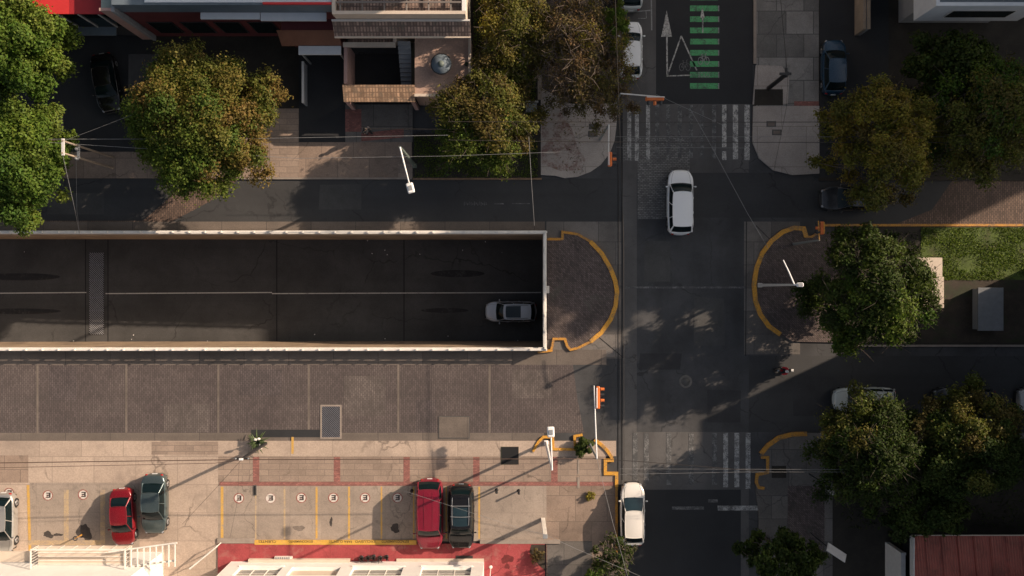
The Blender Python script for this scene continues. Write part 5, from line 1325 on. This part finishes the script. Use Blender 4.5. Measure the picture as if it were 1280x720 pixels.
for x in (-25.5, -22.7): part('post', 'grey_metal', t, (x, x + .1, 13.3, 13.4, .1, 2.3))
# white block upper right
b3 = thing('white_block_building', 'white overhanging building corner above the dark trees', 'building', (29, 20, 0))
part('wall', 'grey_wall', b3, (26.8, 33, 18.4, 40, 0, 5)); part('upper_wall', 'blue_white', b3, (25.6, 32.2, 17.03, 17.25, 5, 8.0)); part('upper_wall', 'blue_white', b3, (25.6, 25.82, 17.26, 40, 5, 8.0)); part('upper_wall', 'blue_white', b3, (31.98, 32.2, 17.26, 40, 5, 8.0))
part('slab', 'grey_wall', b3, (25.82, 31.98, 17.25, 40, 5, 5.3)); part('roof', 'slate_wall', b3, (25.82, 31.98, 17.25, 40, 7.2, 7.4)); part('roof_block', 'white_wall', b3, (27.2, 31.9, 19.2, 40, 7.4, 9.2))
w_ = part('window', 'pale_metal', b3, (27, 31, 16.99, 17.02, 5.8, 7.2)); part('pane', 'glass', w_, (27.1, 30.9, 16.97, 16.985, 5.9, 7.1))
t = thing('gate_pillar_wall', 'short pale wall end at the top border beside the blue car driveway', 'wall', (24.1, 18.5, .1)); part('wall_panel', 'wall_conc', t, (23.75, 23.95, 17.5, 30, .1, 1.6)); part('wall_panel', 'grey_wall', t, (24.0, 24.15, 17.5, 30, .1, 1.7)); part('wall_coping', 'wall_conc', t, (23.97, 24.18, 17.48, 30, 1.7, 1.76))
# lower left white building with balcony and slatted pergola
b4 = thing('balcony_building', 'white building with ribbed balcony canopy and slatted pergola over the small red sedan', 'building', (-30, -18.5, 0))
part('wall', 'white_wall', b4, (-48, -24.2, -30, -18.3, .0, 6.2))
cz = 3.0
m = MB(); wbox(m, -31.3, -25.15, -18.29, -17.05, cz - .16, cz)
m.build('balcony_slab', M['cream_wall'], b4)
for i in range(5): part('slab_ridge', 'rail_white', b4, (-31.25, -25.2, -18.25 + i * .25, -18.20 + i * .25, cz + .002, cz + .05))
def rail(x0, y0, x1, y1, z0, z1, n, par, w=.035):
    tr = part('railing', 'rail_white', par, (min(x0, x1) - w, max(x0, x1) + w, min(y0, y1) - w, max(y0, y1) + w, z1 - .06, z1))
    for i in range(n + 1):
        x, y = x0 + (x1 - x0) * i / n, y0 + (y1 - y0) * i / n
        part('baluster', 'rail_white', tr, (x - .012, x + .012, y - .012, y + .012, z0, z1 - .061))
    return tr
rail(-31.25, -17.0, -25.2, -17.0, cz, 3.95, 7, b4, .05); rail(-31.28, -18.2, -31.28, -17.1, cz, 3.95, 6, b4)
rail(-25.15, -18.2, -25.15, -17.08, cz, 3.95, 4, b4, .05)
pg = MB(); 
for (a, b) in (((-26.5, -17.35), (-22.0, -16.75)), ((-25.1, -18.3), (-22.1, -17.9))): pg.path([(a[0], a[1], 3.3), (b[0], b[1], 3.3)], .07, 4)
pg.build('pergola_beam', M['rail_white'], b4)
for i in range(8):
    x = -25.0 + i * .41; part('pergola_slat', 'rail_white', b4, (x, x + .07, -18.28, -17.15 + i * .05, 3.38, 3.45))
part('low_canopy', 'cream_wall', b4, (-36, -31.6, -18.29, -17.6, 2.2, 2.35))
# white office facade behind the red terrace
b5 = thing('office_building', 'long white facade with grid windows behind the red terrace', 'building', (-10, -19, 0))
YF = -18.94; X0, X1 = -19.45, -1.94
wins = [(-18.45, -15.55, 1.35, 3.1), (-10.75, -7.35, 1.35, 3.1), (-6.1, -2.75, 1.35, 3.1)]
bx = [(X0, X1, YF - .3, YF, .0, 1.35), (X0, X1, YF - .3, YF, 3.1, 5.6)]
xs_ = [X0] + [v for w in wins for v in w[:2]] + [X1]
for a, b in zip(xs_[::2], xs_[1::2]):
    if a == -15.55: bx += [(a, -14.9, YF - .3, YF, 1.35, 3.1), (-11.6, b, YF - .3, YF, 1.35, 3.1)]
    else: bx += [(a, b, YF - .3, YF, 1.35, 3.1)]
bx += [(X0, X1, -32, YF - .31, 0, 5.5)]
part('wall', 'white_wall', b5, *bx)
part('recess_wall', 'cream_wall', b5, (-14.9, -11.6, YF - .305, YF - .25, 1.35, 3.1))
for a, b, z0, z1 in wins:
    w_ = part('window', 'rail_white', b5, (a, b, YF - .24, YF - .17, z0, z0 + .07), (a, b, YF - .24, YF - .17, z1 - .07, z1), *[(a + (b - a) * k / 3 - .03, a + (b - a) * k / 3 + .03, YF - .24, YF - .17, z0 + .071, z1 - .071) for k in range(4)], (a, b, YF - .23, YF - .18, (z0 + z1) / 2 - .025, (z0 + z1) / 2 + .025))
    part('pane', 'win_glass', w_, (a, b, YF - .22, YF - .205, z0, z1)); part('sill', 'white_wall', w_, (a - .1, b + .1, YF + .001, YF + .10, z0 - .12, z0 - .02))
part('entrance_step', 'cream_wall', b5, (-18.2, -11.2, YF + .003, YF + .22, 0, .42)); part('entrance_step', 'rail_white', b5, (-16.4, -15.2, YF + .23, YF + .38, 0, .36))
for i in range(7): part('vent_bar', 'grey_wall', b5, (-16.3 + i * .15, -16.24 + i * .15, YF + .24, YF + .37, .362, .40))
part('plinth', 'cream_wall', b5, (-8.0, X1, YF + .003, YF + .2, 0, .22))
part('roof', 'cream_wall', b5, (X0 - .1, X1 + .1, -32, YF + .1, 5.6, 5.7))
for i, (px, py) in enumerate(((453, 695.5), (461, 695.5), (468, 694), (476, 695.5), (484, 694.5))):
    x, y, _ = W(px, py)
    t = thing('potted_plant', 'dark leafless potted plant in the row in front of the white facade', 'potted plant', (x, y, .14), 0, 'potted plants in front of the white facade')
    MB().lathe((x, y, .14), [(.11, 0), (.15, .22), (.12, .23)], 10).build('pot', M['dark_metal'], t)
    m = MB(); r_ = random.Random(i)
    for k in range(22):
        a = r_.uniform(0, 6.28); l = r_.uniform(.15, .3); m.path([(x, y, .34), (x + math.cos(a) * l * .6, y + math.sin(a) * l * .6, .34 + r_.uniform(.2, .35)), (x + math.cos(a) * l, y + math.sin(a) * l, .34 + r_.uniform(.05, .4))], [.02, .02, .008], 4)
    m.build('foliage', plain('dry_plant%d' % i, C(.035, .022, .02), .8), t)
t = thing('door_mat', 'dark rectangular mat lying by the facade below the black car', 'mat', W(578, 696, .14)); MB().wbox(570, 694.5, 591, 698, .142, .16, .14).build('mat_pad', M['pav_dark'], t)
t = thing('terrace_pole', 'thin cream upright rod on the red terrace beside the facade corner', 'pole', (*W(613.5, 708)[:2], .14)); q = W(613.5, 708); MB().tube((q[0], q[1], .14), (q[0], q[1], 2.6), .03).build('rod', M['rail_white'], t); MB().lathe((q[0], q[1], .14), [(.12, 0), (.12, .04), (.03, .06)], 12).build('foot', M['rail_white'], t)
# rusty red roof lower right
b6 = thing('red_roof_building', 'building under a rusty red corrugated roof at the bottom corner', 'building', (33, -19, 0))
xa = W(1141, 690, 4)[0]; yt = W(1141, 671, 4)[1]
part('wall', 'dark_wall', b6, (xa + 1.1, 48, -34, yt - 1.4, 0, 3.7))
m = MB(); m.add([(xa, yt, 3.75), (50, yt, 3.75), (50, -18.75, 4.25), (xa, -18.75, 4.25), (xa, yt, 3.68), (50, yt, 3.68), (50, -18.75, 4.18), (xa, -18.75, 4.18)], [(3, 2, 1, 0), (4, 5, 6, 7), (0, 1, 5, 4), (3, 0, 4, 7)])
m.build('roof', M['red_roof'], b6)
m = MB()
for i in range(13): m.box((xa + .9 + i * 1.05, (yt - 18.75) / 2, 4.03), (.05, yt + 18.7, .05), 0, Matrix.Rotation(-math.atan2(.5, yt + 18.75), 3, 'X'))
m.build('roof_ribs', M['red_roof'], b6)
part('roof_edge', 'pale_metal', b6, (xa - .06, xa - .005, -18.75, yt, 3.7, 4.27)); part('eaves_flashing', 'cream_wall', b6, (xa, 50, yt + .005, yt + .05, 3.66, 3.78))
part('ridge_cap', 'orange_edge', b6, (xa + 1.2, 50, -18.95, -18.76, 4.2, 4.34)); part('skylight', 'white_wall', b6, (xa + 1.8, 48, -20.5, -18.96, 4.3, 4.36)); part('roof', 'maroon', b6, (xa, 50, -34, -18.96, 4.1, 4.2))
t = thing('white_gate_frame', 'pale upright gate frame beside the rusty roof', 'gate', (*W(1130, 700, 0)[:2], .1)); q0, q1 = W(1124, 691, 2.6), W(1139, 692, 2.6)
part('frame_post', 'pale_metal', t, (q0[0] + .12, q0[0] + .42, -22, q0[1], .1, 2.6)); part('frame_top', 'pale_metal', t, (q0[0] + .43, xa + .2, q0[1] - .16, q0[1], 2.5, 2.6))
# unseen blocks added outside the picture to keep the crossing in shade
def block(name, label, x0, x1, y0, y1, h, mat):
    t = thing(name, label, 'apartment block', ((x0 + x1) / 2, (y0 + y1) / 2, 0))
    part('wall', mat, t, (x0, x1, y0, y1, 0, h)); r_ = part('roof', 'slate_wall', t, (x0 + .25, x1 - .25, y0 + .25, y1 - .25, h, h + .06)); 
    part('parapet', mat, r_, (x0, x1, y0, y0 + .24, h, h + .9), (x0, x1, y1 - .24, y1, h, h + .9), (x0, x0 + .24, y0 + .241, y1 - .241, h, h + .9), (x1 - .24, x1, y0 + .241, y1 - .241, h, h + .9))
    k = 0
    z = 1.2
    while z < h - 1.8:
        n = int((y1 - y0) / 3.2)
        for i in range(n):
            if k >= 95: break
            y = y0 + (y1 - y0) * (i + .5) / n; part('window', 'win_glass', t, (x0 - .04, x0 - .005, y - .7, y + .7, z, z + 1.4)); k += 1
        z += 3
    return t
for b_args in BLOCKS: block(*b_args)
# ------------------------------------------------------------------ light, sky, camera
w = bpy.data.worlds.new('World'); SC.world = w; w.use_nodes = True
nt = w.node_tree; bg = nt.nodes['Background']
sky = nt.nodes.new('ShaderNodeTexSky'); sky.sky_type = 'NISHITA'; sky.sun_disc = False
sky.sun_elevation = R(SUN_EL); sky.sun_rotation = math.atan2(SUN_AZ[0], SUN_AZ[1]); sky.air_density = 1.0; sky.dust_density = 5.0; sky.ozone_density = 1.0
hs_ = nt.nodes.new('ShaderNodeHueSaturation'); hs_.inputs['Saturation'].default_value = .62; nt.links.new(sky.outputs[0], hs_.inputs['Color']); nt.links.new(hs_.outputs[0], bg.inputs[0]); bg.inputs[1].default_value = SKY
sun = bpy.data.lights.new('sun', 'SUN'); sun.energy = SUN_E; sun.angle = R(.53); sun.color = (1.0, .795, .61)
so = bpy.data.objects.new('sun', sun); COL.objects.link(so)
v = Vector((SUN_AZ[0] * math.cos(R(SUN_EL)), SUN_AZ[1] * math.cos(R(SUN_EL)), math.sin(R(SUN_EL))))
so.rotation_euler = v.to_track_quat('Z', 'Y').to_euler(); so.location = v * 80
cam = bpy.data.cameras.new('camera'); co = bpy.data.objects.new('camera', cam); COL.objects.link(co)
co.location = (0, 0, HC); co.rotation_euler = (0, 0, 0); cam.sensor_width = 36; cam.lens = 36 * FP / 1280; cam.clip_end = 2000; cam.clip_start = .5
SC.camera = co
SC.render.engine = 'CYCLES'; SC.cycles.max_bounces = 5; SC.cycles.diffuse_bounces = 3; SC.cycles.glossy_bounces = 3; SC.cycles.transparent_max_bounces = 4
SC.cycles.use_denoising = True
vs = SC.view_settings; vs.view_transform = 'Standard'; vs.look = 'None'; vs.exposure = EXPO; vs.gamma = 1.0; vs.use_curve_mapping = False
